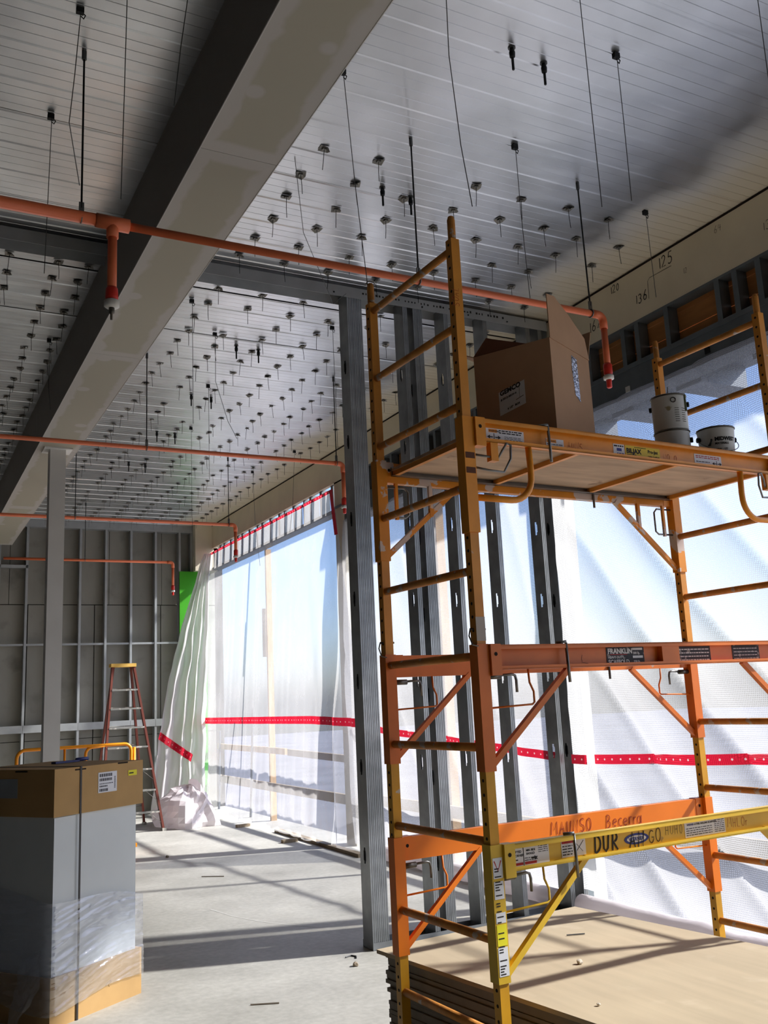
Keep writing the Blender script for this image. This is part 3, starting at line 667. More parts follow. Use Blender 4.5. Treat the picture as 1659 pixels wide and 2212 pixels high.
def side_rail(ztop, b, out, mt, style, hgt=.094):
    """C channel side rail with end sleeves, braces, spring pins; out = +1 towards the camera"""
    o0, o1 = (b-.004, b+.004)
    mb = MB(); sbox(mb, .05, SL-.05, o0, o1, ztop-hgt, ztop)
    f0, f1 = sorted((b, b+out*.034))
    for z0, z1 in ((ztop-.006, ztop), (ztop-hgt, ztop-hgt+.006)): sbox(mb, .05, SL-.05, f0, f1, z0, z1)
    l0, l1 = sorted((b+out*.029, b+out*.034))
    sbox(mb, .05, SL-.05, l0, l1, ztop-.017, ztop); sbox(mb, .05, SL-.05, l0, l1, ztop-hgt, ztop-hgt+.014)
    rail = obj('side_rail', mb, mt, sc)
    for s_, a in ((1, 0), (-1, SL)):
        def A(v): return a+s_*v
        q0, q1 = sorted((A(-.026), A(.026)))
        smb = MB()
        sbox(smb, q0, q1, b-.026, b+.026, ztop-.46, ztop+.004)
        obj('sleeve', smb, mt, rail)
        q0, q1 = sorted((A(.028), A(.075)))
        e0, e1 = sorted((b-out*.006, b+out*.037))
        obj('end_plate', sbox(MB(), q0, q1, e0, e1, ztop-hgt-.02 if out > 0 else ztop-hgt, ztop+.003), mt, rail)
        face = b+.0372 if out > 0 else b+.0062
        obj('plate_hole', MB().tube([S(A(.05), face, ztop-.035), S(A(.05), face+.001, ztop-.035)], .0075, 10), HOLE, rail)
        bz = ztop-hgt
        if style == 'hoop':
            pts_ = [S(A(.30), b+.015*out, bz+.004), S(A(.305), b+.015*out, bz-.10)] + bend(S(A(.305), b+.015*out, bz-.13), S(A(.31), b+.015*out, bz-.225), S(A(.15), b+.01*out, bz-.225), .11, 8) + [S(A(.02), b, bz-.222)]
            obj('hoop_brace', MB().tube(pts_, .0135, 10), mt, rail, True)
            obj('pin_bracket', sbox(MB(), *sorted((A(.10), A(.135))), b, b+.03, bz-.075, bz), mt, rail)
            obj('trigger_handle', MB().tube([S(A(.03), b+.02, bz-.055), S(A(.14), b+.02, bz-.06), S(A(.155), b+.03, bz-.03), S(A(.175), b+.035, bz+.0), S(A(.195), b+.035, bz-.005), S(A(.195), b+.03, bz-.06), S(A(.165), b+.02, bz-.115), S(A(.10), b+.01, bz-.11), S(A(.03), b, bz-.10)], .005, 6), PINM, rail, True)
        else:
            obj('diagonal_brace', MB().bar(S(A(.02), b+out*.004, ztop-.44), S(A(.43), b+out*.004, bz+.004), .022, .022, Wv), mt, rail)
            if style == 'strut':
                obj('strut', MB().bar(S(A(.27), b, bz), S(A(.27), b, bz-.145), .018, .018), mt, rail)
                obj('pin_bracket', MB().bar(S(A(.085), b, bz), S(A(.085), b, bz-.17), .014, .014), mt, rail)
                obj('trigger_handle', MB().tube([S(A(.02), b, bz-.02), S(A(.13), b, bz-.02), S(A(.15), b, bz-.04), S(A(.15), b, bz-.145), S(A(.13), b, bz-.16), S(A(.02), b, bz-.16)], .005, 6), PINM, rail, True)
            else:
                obj('pin_spring', MB().tube([S(A(.028), b, bz-.022), S(A(.09), b, bz-.022)], .012, 10), CANM, rail, True)
                obj('lock_pin', MB().tube([S(A(.08), b, bz-.02), S(A(.145), b, bz-.017), S(A(.16), b, bz-.022), S(A(.165), b, bz-.04), S(A(.165), b, bz-.085)], .0055, 6), PINM, rail, True)
                obj('trigger_rod', MB().tube([S(A(.225), b, bz), S(A(.228), b, bz-.05), S(A(.245), b, bz-.085), S(A(.245), b, bz-.125), S(A(.235), b, bz-.133), S(A(.02), b, bz-.14)], .0042, 6), mt, rail, True)
    return rail
r1b = side_rail(2.767, 0, -1, O_SPL, 'strut'); r1f = side_rail(2.775, SW, 1, O_TOP, 'hoop')
r2b = side_rail(1.888, 0, -1, O_RED, 'plain'); r2f = side_rail(1.884, SW, 1, O_RED, 'plain')
r3b = side_rail(1.122, 0, -1, O_BRT, 'plain'); r3f = side_rail(1.165, SW, 1, Y_RAIL, 'plain')
# platform
dk = obj('platform', sbox(MB(), .05, SL-.05, .03, SW-.02, 2.722, 2.735), PLY, sc)
fm = MB()
for i, a in enumerate((.055, .62, 1.22, SL-.075)):
    obj('cross_bar', sbox(MB(), a, a+.022, .02, SW-.01, 2.700, 2.722), O_POST, dk)
obj('edge_angle', sbox(sbox(MB(), .05, SL-.05, .02, .032, 2.70, 2.742), .05, SL-.05, .032, .05, 2.70, 2.704), PINM, dk)
obj('edge_angle', sbox(MB(), .05, SL-.05, SW-.02, SW-.008, 2.70, 2.742), O_TOP, dk)
# threaded clamps, stickers and writing on the rails
FB = SW+.0045                                  # outer face of a front rail web
def clamp(rail, a, zt, b):
    obj('clamp_bolt', MB().tube([S(a, b+.030, zt+.004), S(a, b+.036, zt-.15)], .006, 8).tube([S(a-.035, b+.01, zt+.006), S(a, b+.034, zt+.008)], .006, 6), PINM, rail, True)
clamp(r1f, .40, 2.775, SW); clamp(r2f, .40, 1.884, SW); clamp(r3f, .36, 1.165, SW)
obj('clamp_bolt', MB().tube([S(1.28, .01, 2.70), S(1.28, .01, 2.63)], .006, 8), PINM, r1b); obj('clamp_bolt', MB().tube([S(1.28, .01, 1.82), S(1.28, .01, 1.75)], .006, 8), PINM, r2b)
def sticker(rail, a0, a1, z0, z1, mt, name='sticker'): return obj(name, sbox(MB(), a0, a1, FB, FB+.0008, z0, z1), mt, rail)
def prints(rail, a0, a1, z0, z1, rows, mt=INK, hh=.5, seed=1):
    rn = random.Random(seed+int(a0*1000)); mb = MB(); dz = (z1-z0)/rows
    for i in range(rows):
        a = a0
        while a < a1-.004:
            ln = min(rn.uniform(.006, .022), a1-a); sbox(mb, a, a+ln, FB+.0008, FB+.0014, z1-(i+.75)*dz, z1-(i+.75)*dz+dz*hh); a += ln+.004
    return tag(obj('fine_print', mb, mt, rail), kind='stuff')
def ftext(s_, size, a, z, mt, rail, bold=0., name='lettering'): return text(s_, size, S(a, FB+.0012, z), U, (0, 0, 1), mt, rail, name, bold)
def arrow(rail, a, z, sgn, mt=INK, sz=.014):
    mb = MB(); o = S(a, FB+.0014, z)
    mb.add([o+U*sgn*sz, o-U*sgn*.0+Vector((0, 0, sz*.6)), o-U*sgn*.0-Vector((0, 0, sz*.6))], [(0, 1, 2)]); mb.ribbon([(-sgn*sz, 0), (0, 0)], .004, o, U, Vector((0, 0, 1)))
    return obj('arrow_mark', mb, mt, rail)
ztp = 2.775-.02
sticker(r1f, .10, .29, 2.693, 2.748, LABEL); prints(r1f, .165, .28, 2.728, 2.746, 2); prints(r1f, .19, .28, 2.697, 2.722, 4, hh=.3)
obj('sticker', sbox(MB(), .113, .155, FB+.0008, FB+.0012, 2.731, 2.745), O_TOP, r1f); ftext('WARNING', .011, .114, 2.734, INK, r1f, .0002)
obj('divider', sbox(MB(), .137, .140, FB+.0008, FB+.0014, 2.696, 2.728), INK, r1f); arrow(r1f, .118, 2.712, -1); arrow(r1f, .158, 2.712, 1)
sticker(r1f, .405, .50, 2.693, 2.735, LABEL); prints(r1f, .41, .495, 2.694, 2.715, 3, hh=.4); obj('sticker', sbox(MB(), .407, .46, FB+.0008, FB+.0012, 2.718, 2.733), O_TOP, r1f); ftext('WARNING', .010, .41, 2.721, INK, r1f)
scrawl('AUNS', .03, S(.52, FB+.001, 2.70), U, (0, 0, 1), INKR, r1f, .0018)
sticker(r1f, .78, .845, 2.70, 2.748, LABEL); prints(r1f, .785, .84, 2.733, 2.746, 1); obj('flag_mark', sbox(MB(), .80, .828, FB+.0008, FB+.0013, 2.717, 2.73), INKB, r1f); prints(r1f, .80, .84, 2.702, 2.711, 1, INKB)
sticker(r1f, .85, 1.06, 2.694, 2.748, LABELB)
ftext('BILJAX', .030, .856, 2.714, INK, r1f, .0012); ftext('Pro-Jax', .021, .985, 2.722, INK, r1f, .0006); ftext('Utility Scaffold', .0115, .985, 2.702, INK, r1f, .0002); ftext('Sports Inc.', .010, .91, 2.699, INK, r1f, .0001)
obj('underline', sbox(sbox(MB(), .858, .912, FB+.0008, FB+.0014, 2.706, 2.7085), .905, .975, FB+.0008, FB+.0014, 2.7405, 2.743), INK, r1f)
scrawl('NOCO', .03, S(1.08, FB+.001, 2.698), U, (0, 0, 1), INKR, r1f, .0018); sticker(r1f, 1.215, 1.235, 2.683, 2.695, LABEL)
sticker(r1f, 1.28, 1.46, 2.694, 2.748, LABEL); prints(r1f, 1.29, 1.45, 2.728, 2.744, 2, REDINK); prints(r1f, 1.29, 1.38, 2.698, 2.72, 2, hh=.3); arrow(r1f, 1.41, 2.71, -1); arrow(r1f, 1.445, 2.71, 1); obj('divider', sbox(MB(), 1.425, 1.428, FB+.0008, FB+.0014, 2.696, 2.724), INK, r1f)
# middle rail
sticker(r2f, .63, .84, 1.798, 1.868, LABELK); ftext('FRANKLIN', .029, .638, 1.842, INKW, r2f, .0010); ftext('HEAVY-DUTY', .014, .638, 1.822, INKW, r2f, .0003); ftext('SCAFFOLD', .024, .638, 1.800, INKW, r2f, .0008)
obj('red_line', sbox(MB(), .65, .745, FB+.0008, FB+.0013, 1.8365, 1.839), REDINK, r2f)
obj('load_panel', sbox(sbox(MB(), .775, .832, FB+.0008, FB+.0013, 1.855, 1.864), .775, .832, FB+.0008, FB+.0013, 1.822, 1.832), INKW, r2f); ftext('500 lb.', .014, .778, 1.838, INKW, r2f, .0003); ftext('750 lb.', .014, .778, 1.803, INKW, r2f, .0003)
obj('web_box', sbox(MB(), .92, 1.02, SW, SW+.032, 1.80, 1.878), O_RED, r2f)
sticker(r2f, 1.03, 1.24, 1.798, 1.866, LABELK); prints(r2f, 1.04, 1.23, 1.802, 1.862, 4, INKW, .3, 4)
sticker(r2f, 1.38, 1.56, 1.80, 1.868, LABELK); prints(r2f, 1.39, 1.55, 1.803, 1.862, 4, INKW, .22, 5)
obj('scribble', MB().ribbon([(0, .035), (-.004, .018), (.0, .004), (.03, .0)], .0015, S(.50, FB+.001, 1.805), U, Vector((0, 0, 1))), INK, r2f)
# lower front rail
sticker(r3f, .083, .255, 1.075, 1.148, LABEL); ftext('LIFTED', .012, .09, 1.126, INK, r3f, .0003); ftext('CORNER', .012, .088, 1.113, INK, r3f, .0003); ftext('MIN. SIDE', .010, .148, 1.128, INK, r3f, .0003); ftext('SHOULD', .010, .148, 1.116, INK, r3f, .0003)
prints(r3f, .205, .25, 1.118, 1.145, 4, INK, .3); obj('red_bar', sbox(sbox(MB(), .085, .132, FB+.0008, FB+.0013, 1.083, 1.092), .14, .195, FB+.0008, FB+.0013, 1.083, 1.092), REDINK, r3f); obj('divider', sbox(MB(), .134, .137, FB+.0008, FB+.0014, 1.08, 1.145), INK, r3f); arrow(r3f, .095, 1.102, -1); arrow(r3f, .185, 1.102, 1); prints(r3f, .14, .20, 1.094, 1.11, 2, INK, .3)
sticker(r3f, .315, .435, 1.085, 1.145, LABEL); obj('red_bar', sbox(MB(), .318, .375, FB+.0008, FB+.0013, 1.134, 1.142), REDINK, r3f); prints(r3f, .32, .37, 1.09, 1.13, 4, INK, .35); obj('cross_mark', MB().ribbon([(0, 0), (.04, .04)], .003, S(.385, FB+.001, 1.098), U, Vector((0, 0, 1))).ribbon([(.0, .035), (.035, .0)], .002, S(.385, FB+.001, 1.098), U, Vector((0, 0, 1))), INK, r3f)
scrawl('DUR', .062, S(.475, FB+.0016, 1.083), U, (0, 0, 1), INK, r3f, .008)
scrawl('AN', .062, S(.66, FB+.0022, 1.083), U, (0, 0, 1), INK, r3f, .006); scrawl('GO', .05, S(.765, FB+.0016, 1.09), U, (0, 0, 1), INK, r3f, .0032)
lo = MB(); lo.v = [S(.70, FB+.001, 1.113)+U*.066*math.cos(i*.2618)+Vector((0, 0, .021*math.sin(i*.2618))) for i in range(24)]; lo.f = [tuple(range(24))]
obj('oval_logo', lo, INKB, r3f); lo2 = MB(); lo2.v = [S(.70, FB+.0013, 1.113)+U*.052*math.cos(i*.2618)+Vector((0, 0, .013*math.sin(i*.2618))) for i in range(24)]; lo2.f = [tuple(range(24))]
obj('oval_logo', lo2, INKW, r3f); ftext('WERNER', .020, .658, 1.106, INKB, r3f, .0008)
scrawl('HUH0', .035, S(.86, FB+.0012, 1.108), U, (0, 0, 1), INK, r3f, .0016)
sticker(r3f, .97, 1.21, 1.085, 1.146, LABEL); ftext('WERNER', .010, .984, 1.131, INKB, r3f, .0002); ftext('6 STEEL ROLLING SCAFFOLD', .010, 1.028, 1.131, INK, r3f, .0003); prints(r3f, .978, 1.13, 1.09, 1.125, 4, INK, .3); prints(r3f, 1.145, 1.205, 1.09, 1.143, 7, INK, .3)
scrawl('MHLOr', .035, S(1.225, FB+.0012, 1.10), U, (0, 0, 1), INKR, r3f, .0018)
# lower back rail name
text_b = .0062
scrawl('MAUNSO', .055, S(.83, text_b, 1.045), U, (0, 0, 1), INKR, r3b, .005); scrawl('Becerra', .06, S(1.17, text_b, 1.042), U, (0, 0, 1), INKR, r3b, .0045)
# stickers down the yellow sleeve and marks on the tall post
FS = SW+.0265
for z0, z1, mt in ((1.055, 1.125, LABEL), (.985, 1.045, LABEL), (.905, .94, LABEL), (.83, .90, LABELY), (.73, .825, LABEL)):
    obj('sleeve_label', sbox(MB(), -.021, .021, FS, FS+.0008, z0, z1), mt, r3f)
mbp = MB()
for z in [.735+.009*i for i in range(40)]:
    if random.random() < .75: sbox(mbp, -.016, .010+random.uniform(-.012, .005), FS+.0008, FS+.0013, z, z+.004)
tag(obj('fine_print', mbp, INK, r3f), kind='stuff')
obj('red_line', MB().ribbon([(-.015, .02), (0, -.015), (.015, .02)], .005, S(0, FS+.001, 1.095), U, Vector((0, 0, 1))), REDINK, r3f)
scrawl('SOAL', .03, S(.0, SW+.0205, 3.24), (0, 0, 1), -U, INKR, sc, .002)
for z in (2.62, 2.56): obj('rust_stain', sbox(MB(), -.022, .022, SW+.0265, SW+.027, z-.012, z+.012), mat('rust', (96, 62, 48), .9), r1f)
obj('paint_patch', sbox(MB(), SL-.004, SL+.0205, .0205, .021, .80, 1.02), TEAL, sc)
obj('white_tape', sbox(sbox(MB(), -.021, .021, SW+.0201, SW+.021, 1.90, 1.99), .0201, .021, SW-.018, SW+.021, 1.90, 1.99), mat('dirty white tape', (190, 180, 170), .7), sc)

# ================================================================== THINGS ON THE PLATFORM
DZ = 2.736
Mx, My = 2.51, 3.10; la = Vector((-.185, .334, 0)).normalized(); lb = Vector((.348, .156, 0)).normalized(); HB = .50; LX = .38
t = thing('cardboard_box', (Mx, My, DZ), 'open brown cardboard box standing on the scaffold platform', 'box')
B0 = Vector((Mx, My, DZ)); Zv = Vector((0, 0, 1))
def wallp(p, q, h0, h1, th=.005):
    d = (q-p).normalized(); nn = Vector((-d.y, d.x, 0))*th
    return MB().add([p, q, q+Zv*h1, p+Zv*h0, p+nn, q+nn, q+nn+Zv*h1, p+nn+Zv*h0], [(0, 1, 2, 3), (5, 4, 7, 6), (3, 2, 6, 7), (0, 4, 5, 1), (1, 5, 6, 2), (0, 3, 7, 4)])
Ml, Mr, Mb = B0+la*LX, B0+lb*LX, B0+la*LX+lb*LX
obj('side_panel', wallp(Ml, B0, HB-.002, HB), CARD, t); obj('side_panel', wallp(B0, Mr, HB, HB-.01), CARD, t)
obj('side_panel', wallp(Mr, Mb, HB, HB), CARD, t); obj('side_panel', wallp(Mb, Ml, HB, HB), CARD, t)
obj('bottom_panel', MB().add([B0, Mr, Mb, Ml, B0+Zv*.005, Mr+Zv*.005, Mb+Zv*.005, Ml+Zv*.005], [(3, 2, 1, 0), (4, 5, 6, 7)]), CARD, t)
def flap(pts_, mt=CARD, nm='flap'):
    P = [Vector(p) for p in pts_]; n = (P[1]-P[0]).cross(P[-1]-P[0]).normalized()*.004; k = len(P)
    return obj(nm, MB().add(P+[p+n for p in P], [tuple(range(k)), tuple(range(2*k-1, k-1, -1))]+[(i, k+i, k+(i+1) % k, (i+1) % k) for i in range(k)]), mt, t)
T = Zv*HB
flap([B0+T+Vector((0, 0, -.002)), Mr+T*.98, Mr+T*.98+Zv*.10-lb*.03, B0+T+lb*.20+Zv*.165, B0+T+lb*.07+Zv*.215, B0+T+lb*.0+Zv*.205])
flap([Ml+T, Ml+T+lb*.02-la*.06+Zv*.085, Ml+T-la*.25+lb*.10+Zv*.015, Ml+T-la*.27], CARDIN)
flap([Mr+T, Mb+T, Mb+T+lb*.06+Zv*.12, Mr+T+lb*.05+Zv*.15])
flap([Mb+T, Ml+T, Ml+T+la*.10+Zv*.05, Mb+T+la*.10+Zv*.05])
fn = Vector((la.y, -la.x, 0)); fn = fn if fn.y < 0 else -fn       # outward normal of the left face
def lface(s_, z_): return B0+la*(LX-s_)+Zv*z_+fn*.0012
lab = MB(); lab.add([lface(.115, .19), lface(.245, .225), lface(.245, .335), lface(.115, .30)], [(0, 1, 2, 3)])
lbl = obj('shipping_label', lab, LABEL, t)
xd = (lface(.245, .225)-lface(.115, .19)).normalized(); ud = Zv
text('GEMCO', .030, lface(.122, .282)+fn*.001, xd, ud, INK, t, 'lettering', .0012)
text('# 5512-RRW-4', .013, lface(.124, .258)+fn*.001, xd, ud, INK, t, 'lettering', .0004); text('6 1/2"   BOX', .012, lface(.155, .213)+fn*.001, xd, ud, INK, t, 'lettering', .0005)
obj('line_drawing', MB().ribbon([(0, 0), (0, .06)], .0015, lface(.218, .255)+fn*.001, xd, Zv).ribbon([(-.02, .0), (.02, .004)], .003, lface(.218, .255)+fn*.001, xd, Zv), CANM, t)
rn_ = Vector((lb.y, -lb.x, 0)); rn_ = rn_ if rn_.y < 0 else -rn_
def rface(s_, z_): return B0+lb*s_+Zv*z_+rn_*.0015
obj('foil_tape', MB().add([rface(.20, .47), rface(.25, .46), rface(.255, .255), rface(.21, .28), rface(.195, .40)], [(0, 4, 3, 2, 1)]), mat('torn foil tape', (180, 182, 190), .25, .85, .3, 40, .6, 60), t)
def can(x, y, z, r_, h_, label, handle=True, lid=False, taper=0.):
    t = thing('paint_can', (x, y, z), label, 'paint can')
    obj('shell', MB().lathe((x, y, z), [(r_-taper-.002, 0), (r_-taper, .004), (r_, h_-.012), (r_, h_-.008), (r_-.006, h_-.008), (r_-.008, h_-.03)], 28), CANW, t, True)
    obj('rim', MB().tube([(x+r_*math.cos(a), y+r_*math.sin(a), z+h_-.005) for a in [i*math.pi/16 for i in range(33)]], .0045, 6, False), CANM, t, True)
    for s_ in (-1, 1):
        ax = .35 if handle else .9
        obj('ear', MB().tube([(x+s_*r_*math.cos(ax), y+s_*r_*math.sin(ax)*-1, z+h_*.72), (x+s_*(r_+.012)*math.cos(ax), y-s_*(r_+.012)*math.sin(ax), z+h_*.72)], .013, 10), DARKM, t, True)
    if handle:
        ax = .35; d = Vector((math.cos(ax), -math.sin(ax), 0)); f = Vector((-math.sin(ax), -math.cos(ax), 0))
        obj('wire_handle', MB().tube([Vector((x, y, z+h_*.70))+d*(r_+.012)*math.cos(a)+f*(r_+.02)*math.sin(a)*.9+Vector((0, 0, -.075*math.sin(a))) for a in [i*math.pi/14 for i in range(15)]], .002, 5), WIRE, t, True)
    return t
cA = can(3.335, 3.25, DZ, .083, .178, 'lower white paint can, mostly hidden by the platform rail', False)
cB = can(3.335, 3.25, DZ+.179, .083, .178, 'upper white paint can stacked on another by the scaffold post', False)
cC = can(3.545, 3.17, DZ, .088, .19, 'white paint bucket with a wire handle and black bird logo', True, taper=.012)
def wrapt(s_, size, c, r_, z, ang, mt, parent, bold=0., taper=0.):
    """text wrapped round a can"""
    o = text(s_, size, (0, 0, 0), (1, 0, 0), (0, 0, 1), mt, parent, 'lettering', bold); off = OFF[parent.name]
    for v in o.data.vertices:
        p = v.co+off; a = ang+p.x/r_; rr = r_+.0012-taper*(1-(z+p.z)/.19)
        v.co = Vector((c[0]+rr*math.cos(a), c[1]+rr*math.sin(a), c[2]+z+p.z))-off
    return o
wrapt('MIDWEST', .026, (3.545, 3.17, DZ), .088, .115, R(-143), INK, cC, .0012, .012); wrapt('MATERIALS', .014, (3.545, 3.17, DZ), .088, .097, R(-143), INK, cC, .0005, .012); wrapt('MW - 177', .014, (3.545, 3.17, DZ), .088, .068, R(-140), INK, cC, .0004, .012); wrapt('Custom Primer', .012, (3.545, 3.17, DZ), .088, .048, R(-143), INK, cC, .0003, .012)
lg = MB()
for k in range(5):
    a0 = R(-164); lg.v += []
    pts_ = [(0, .0), (.012, .012+.004*k), (.02-.003*k, .03)]
    for i in range(2): pass
    P = [Vector((3.545+(.089-.003)*math.cos(a0+p[0]/.088+k*.02), 3.17+(.089-.003)*math.sin(a0+p[0]/.088+k*.02), DZ+.095+p[1])) for p in pts_]
    lg.tube(P, .004, 5)
obj('bird_logo', lg, INK, cC)
wl = MB(); c0 = (3.335, 3.25, DZ+.179)
wl.tube([(c0[0]+.0845*math.cos(R(-120)+.012/.083*math.cos(a)), c0[1]+.0845*math.sin(R(-120)+.012/.083*math.cos(a)), c0[2]+.142+.012*math.sin(a)) for a in [i*.5 for i in range(13)]], .0022, 5)
obj('round_emblem', wl, INK, cB)
obj('drip', MB().tube([(c0[0]+.084*math.cos(R(-70)), c0[1]+.084*math.sin(R(-70)), c0[2]+.175), (c0[0]+.0845*math.cos(R(-70)), c0[1]+.0845*math.sin(R(-70)), c0[2]+.09)], .006, 6), mat('dried green paint', (92, 100, 72), .7), cB)
for i in range(2):
    pb_ = MB()
    for r_ in range(7):
        a = R(-118+i*26); z = .035+r_*.011
        pb_.tube([(c0[0]+.0842*math.cos(a+q*.05), c0[1]+.0842*math.sin(a+q*.05), c0[2]+z) for q in range(6)], .0014, 4)
    tag(obj('fine_print', pb_, CANM, cB), kind='stuff')
tag(obj('stir_wire', MB().tube([(3.35, 3.27, DZ+.30), (3.33, 3.24, DZ+.41)], .0025, 5), WIRE, cB))

# ================================================================== DRYWALL STACK
DA = R(5.4); du = Vector((math.cos(DA), math.sin(DA), 0)); dv = Vector((math.sin(DA+R(1.5)), -math.cos(DA+R(1.5)), 0))
A0 = Vector((1.995, 4.040, 0)); NS = 34; TH = .606/NS
sm = MB().obox(du*.61+dv*1.22+Vector((0, 0, TH*.46)), du*.608, dv*1.218, Vector((0, 0, TH*.46)))
sheet0 = None
ORD = ('second', 'third', 'fourth', 'fifth', 'sixth', 'seventh', 'eighth', 'ninth', 'tenth', 'eleventh', 'twelfth', 'thirteenth', 'fourteenth', 'fifteenth', 'sixteenth', 'seventeenth', 'eighteenth', 'nineteenth', 'twentieth')
for i in range(NS):
    off = A0+du*random.uniform(.03, .052)+dv*random.uniform(.012, .022)+Vector((0, 0, i*TH))
    if i == NS-1: off = A0+Vector((0, 0, i*TH))
    if i == 0: sheet0 = obj('drywall_sheet', sm, DRYE, origin=(0, 0, 0)); o = sheet0
    else: o = sheet0.copy(); COL.objects.link(o)
    o.location = off
    if i == NS-1:
        o.data = sheet0.data.copy(); o.data.materials.clear(); o.data.materials.append(DRYW)
        tag(o, 'topmost tan drywall sheet of the stack under the scaffold', 'drywall sheet', 'drywall sheets in the stack')
    else:
        kth = NS-i
        lab_ = f'drywall sheet, {ORD[kth-2]} from the top of the stack under the scaffold' if kth-2 < len(ORD) else 'drywall sheet near the bottom of the stack under the scaffold'
        tag(o, lab_, 'drywall sheet', 'drywall sheets in the stack')
ZS = .606
def pebble(x, y, z, r_, label, mt=LABEL, cat='debris'):
    mb = MB(); bm = bmesh.new(); bmesh.ops.create_icosphere(bm, subdivisions=2, radius=r_)
    for v in bm.verts: v.co *= 1+.45*noise.noise(v.co/r_*1.3+Vector((x, y, 0))); v.co.z = v.co.z*.8+r_*.62
    mb.v = [v.co+Vector((x, y, z)) for v in bm.verts]; mb.f = [tuple(v.index for v in f.verts) for f in bm.faces]; bm.free()
    return tag(obj('debris_chip', mb, mt), label, cat)
GYP = mat('gypsum crumb', (206, 196, 178), .9)
pebble(2.56, 3.31, ZS, .013, 'small gypsum crumb in the middle of the top drywall sheet', GYP); pebble(2.28, 2.86, ZS, .007, 'tiny gypsum crumb near the front of the top drywall sheet', GYP)
tag(obj('nail', MB().tube([(2.80, 3.70, ZS+.003), (2.88, 3.67, ZS+.003)], .003, 5), WIRE), 'thin nail lying on the top drywall sheet', 'nail')

# ================================================================== WRAPPED UNIT
Mc = Vector((.874, 5.864, 0)); Rc = Vector((1.471, 6.266, 0)); ue = (Rc-Mc).normalized(); ve = Vector((-ue.y, ue.x, 0)); LW, LD = .72, .80
t = thing('packaged_unit', Mc+ue*.36+ve*.4, 'tall white packaged unit with cardboard lid and base in stretch wrap', 'packaged unit')
def ubox(mb, a0, a1, b0, b1, z0, z1): return mb.obox(Mc+ue*(a0+a1)/2+ve*(b0+b1)/2+Zv*(z0+z1)/2, ue*(a1-a0)/2, ve*(b1-b0)/2, Zv*(z1-z0)/2)
obj('body', ubox(MB(), .012, LW-.04, .015, LD-.015, .12, 1.2), WHITEB, t)
obj('base_carton', ubox(MB(), 0, LW, 0, LD, 0, .265), KRAFT, t)
lidm = obj('lid_carton', ubox(MB(), -.004, LW+.002, -.004, LD, 1.125, 1.393), KRAFT, t)
obj('body_flap', ubox(MB(), .012, .175, .008, .0155, .27, 1.12), WHITEB, t)
for a0, a1, z in ((.15, .235, 1.378), (.50, .585, 1.388)): obj('hand_slot', ubox(MB(), a0, a1, -.006, -.003, z-.004, z+.004), HOLE, lidm)
obj('hand_slot', ubox(MB(), -.0075, -.003, .22, .32, 1.378, 1.386), HOLE, lidm)
obj('shipping_label', ubox(MB(), .335, .49, -.0062, -.0042, 1.225, 1.345), LABEL, lidm)
pm = MB(); rn = random.Random(5)
for r_, (z, hh) in enumerate(((1.318, .018), (1.293, .016), (1.275, .005), (1.258, .009), (1.232, .016))):
    a = .345
    while a < (.45 if r_ < 3 else .41):
        ln = rn.uniform(.006, .016); ubox(pm, a, a+ln, -.0072, -.0062, z, z+hh); a += ln+.004
for i in range(12): ubox(pm, .468, .478, -.0072, -.0062, 1.245+i*.006, 1.245+i*.006+.0035)
tag(obj('fine_print', pm, mat('grey print', (90, 90, 96), .7), lidm), kind='stuff')
obj('yellow_label', ubox(MB(), .59, .665, -.0062, -.0042, 1.305, 1.338), LABELY, lidm); obj('fine_print', ubox(MB(), .597, .635, -.0072, -.0062, 1.317, 1.324), INK, lidm)
obj('dark_label', ubox(MB(), -.0065, -.004, .30, .50, 1.23, 1.34), mat('pale grey label', (150, 156, 160), .6), lidm)
obj('strap', ubox(ubox(MB(), .188, .202, -.008, -.0055, .0, 1.395), .188, .202, -.008, LD, 1.393, 1.396), STRAPM, t)
obj('tear', MB().ribbon([(0, .0), (.01, .012), (.04, .022), (.042, .012), (.02, .002), (.03, -.012)], .003, Mc+ue*.42-ve*.001+Zv*.12, ue, Zv), mat('torn kraft', (120, 92, 56), .9), t)
def wrapf(u_, v_):
    pr_ = u_*(LW+.9); z = .10+v_*(.62 if u_ < .45 else .62-.28*(u_-.45)) + .03*math.sin(u_*9)
    q = 9*noise.noise(Vector((u_*3, v_*2+u_*2, 0)))
    d = .012+.009*noise.noise(Vector((u_*9, v_*34-u_*22, 1)))+.005*noise.noise(Vector((u_*40, v_*70-u_*60, 5)))
    if z < .28: d += .006
    if pr_ < .9: b = .9-pr_; p = Mc-ue*(d+.003)+ve*min(b, LD)
    else: p = Mc+ue*(pr_-.9)-ve*d
    return p+Zv*z
obj('stretch_wrap', MB().grid(wrapf, 110, 70), WRAP, t, True)
def tailf(u_, v_):
    return Mc+ve*(.05+.16*u_)-ue*(.03+.10*v_*u_+.02*noise.noise(Vector((u_*5, v_*6, 2))))+Zv*(.42-.40*v_*(.5+.5*u_)-.08*u_)
obj('wrap_tail', MB().grid(tailf, 16, 24), WRAP, t, True)
t = thing('blue_tool', Mc+ue*.56+ve*.55+Zv*1.394, 'dark blue plastic tool lying on the packaged unit', 'tool')
tb = Mc+ue*.50+ve*.45
obj('blade', MB().obox(tb+Zv*1.402, ue*.10, ve*.02, Zv*.006), BLUEP, t); obj('grip', MB().tube([tb+ue*.09+Zv*1.408, tb+ue*.19+Zv*1.41], .012, 8), BLUEP, t, True)

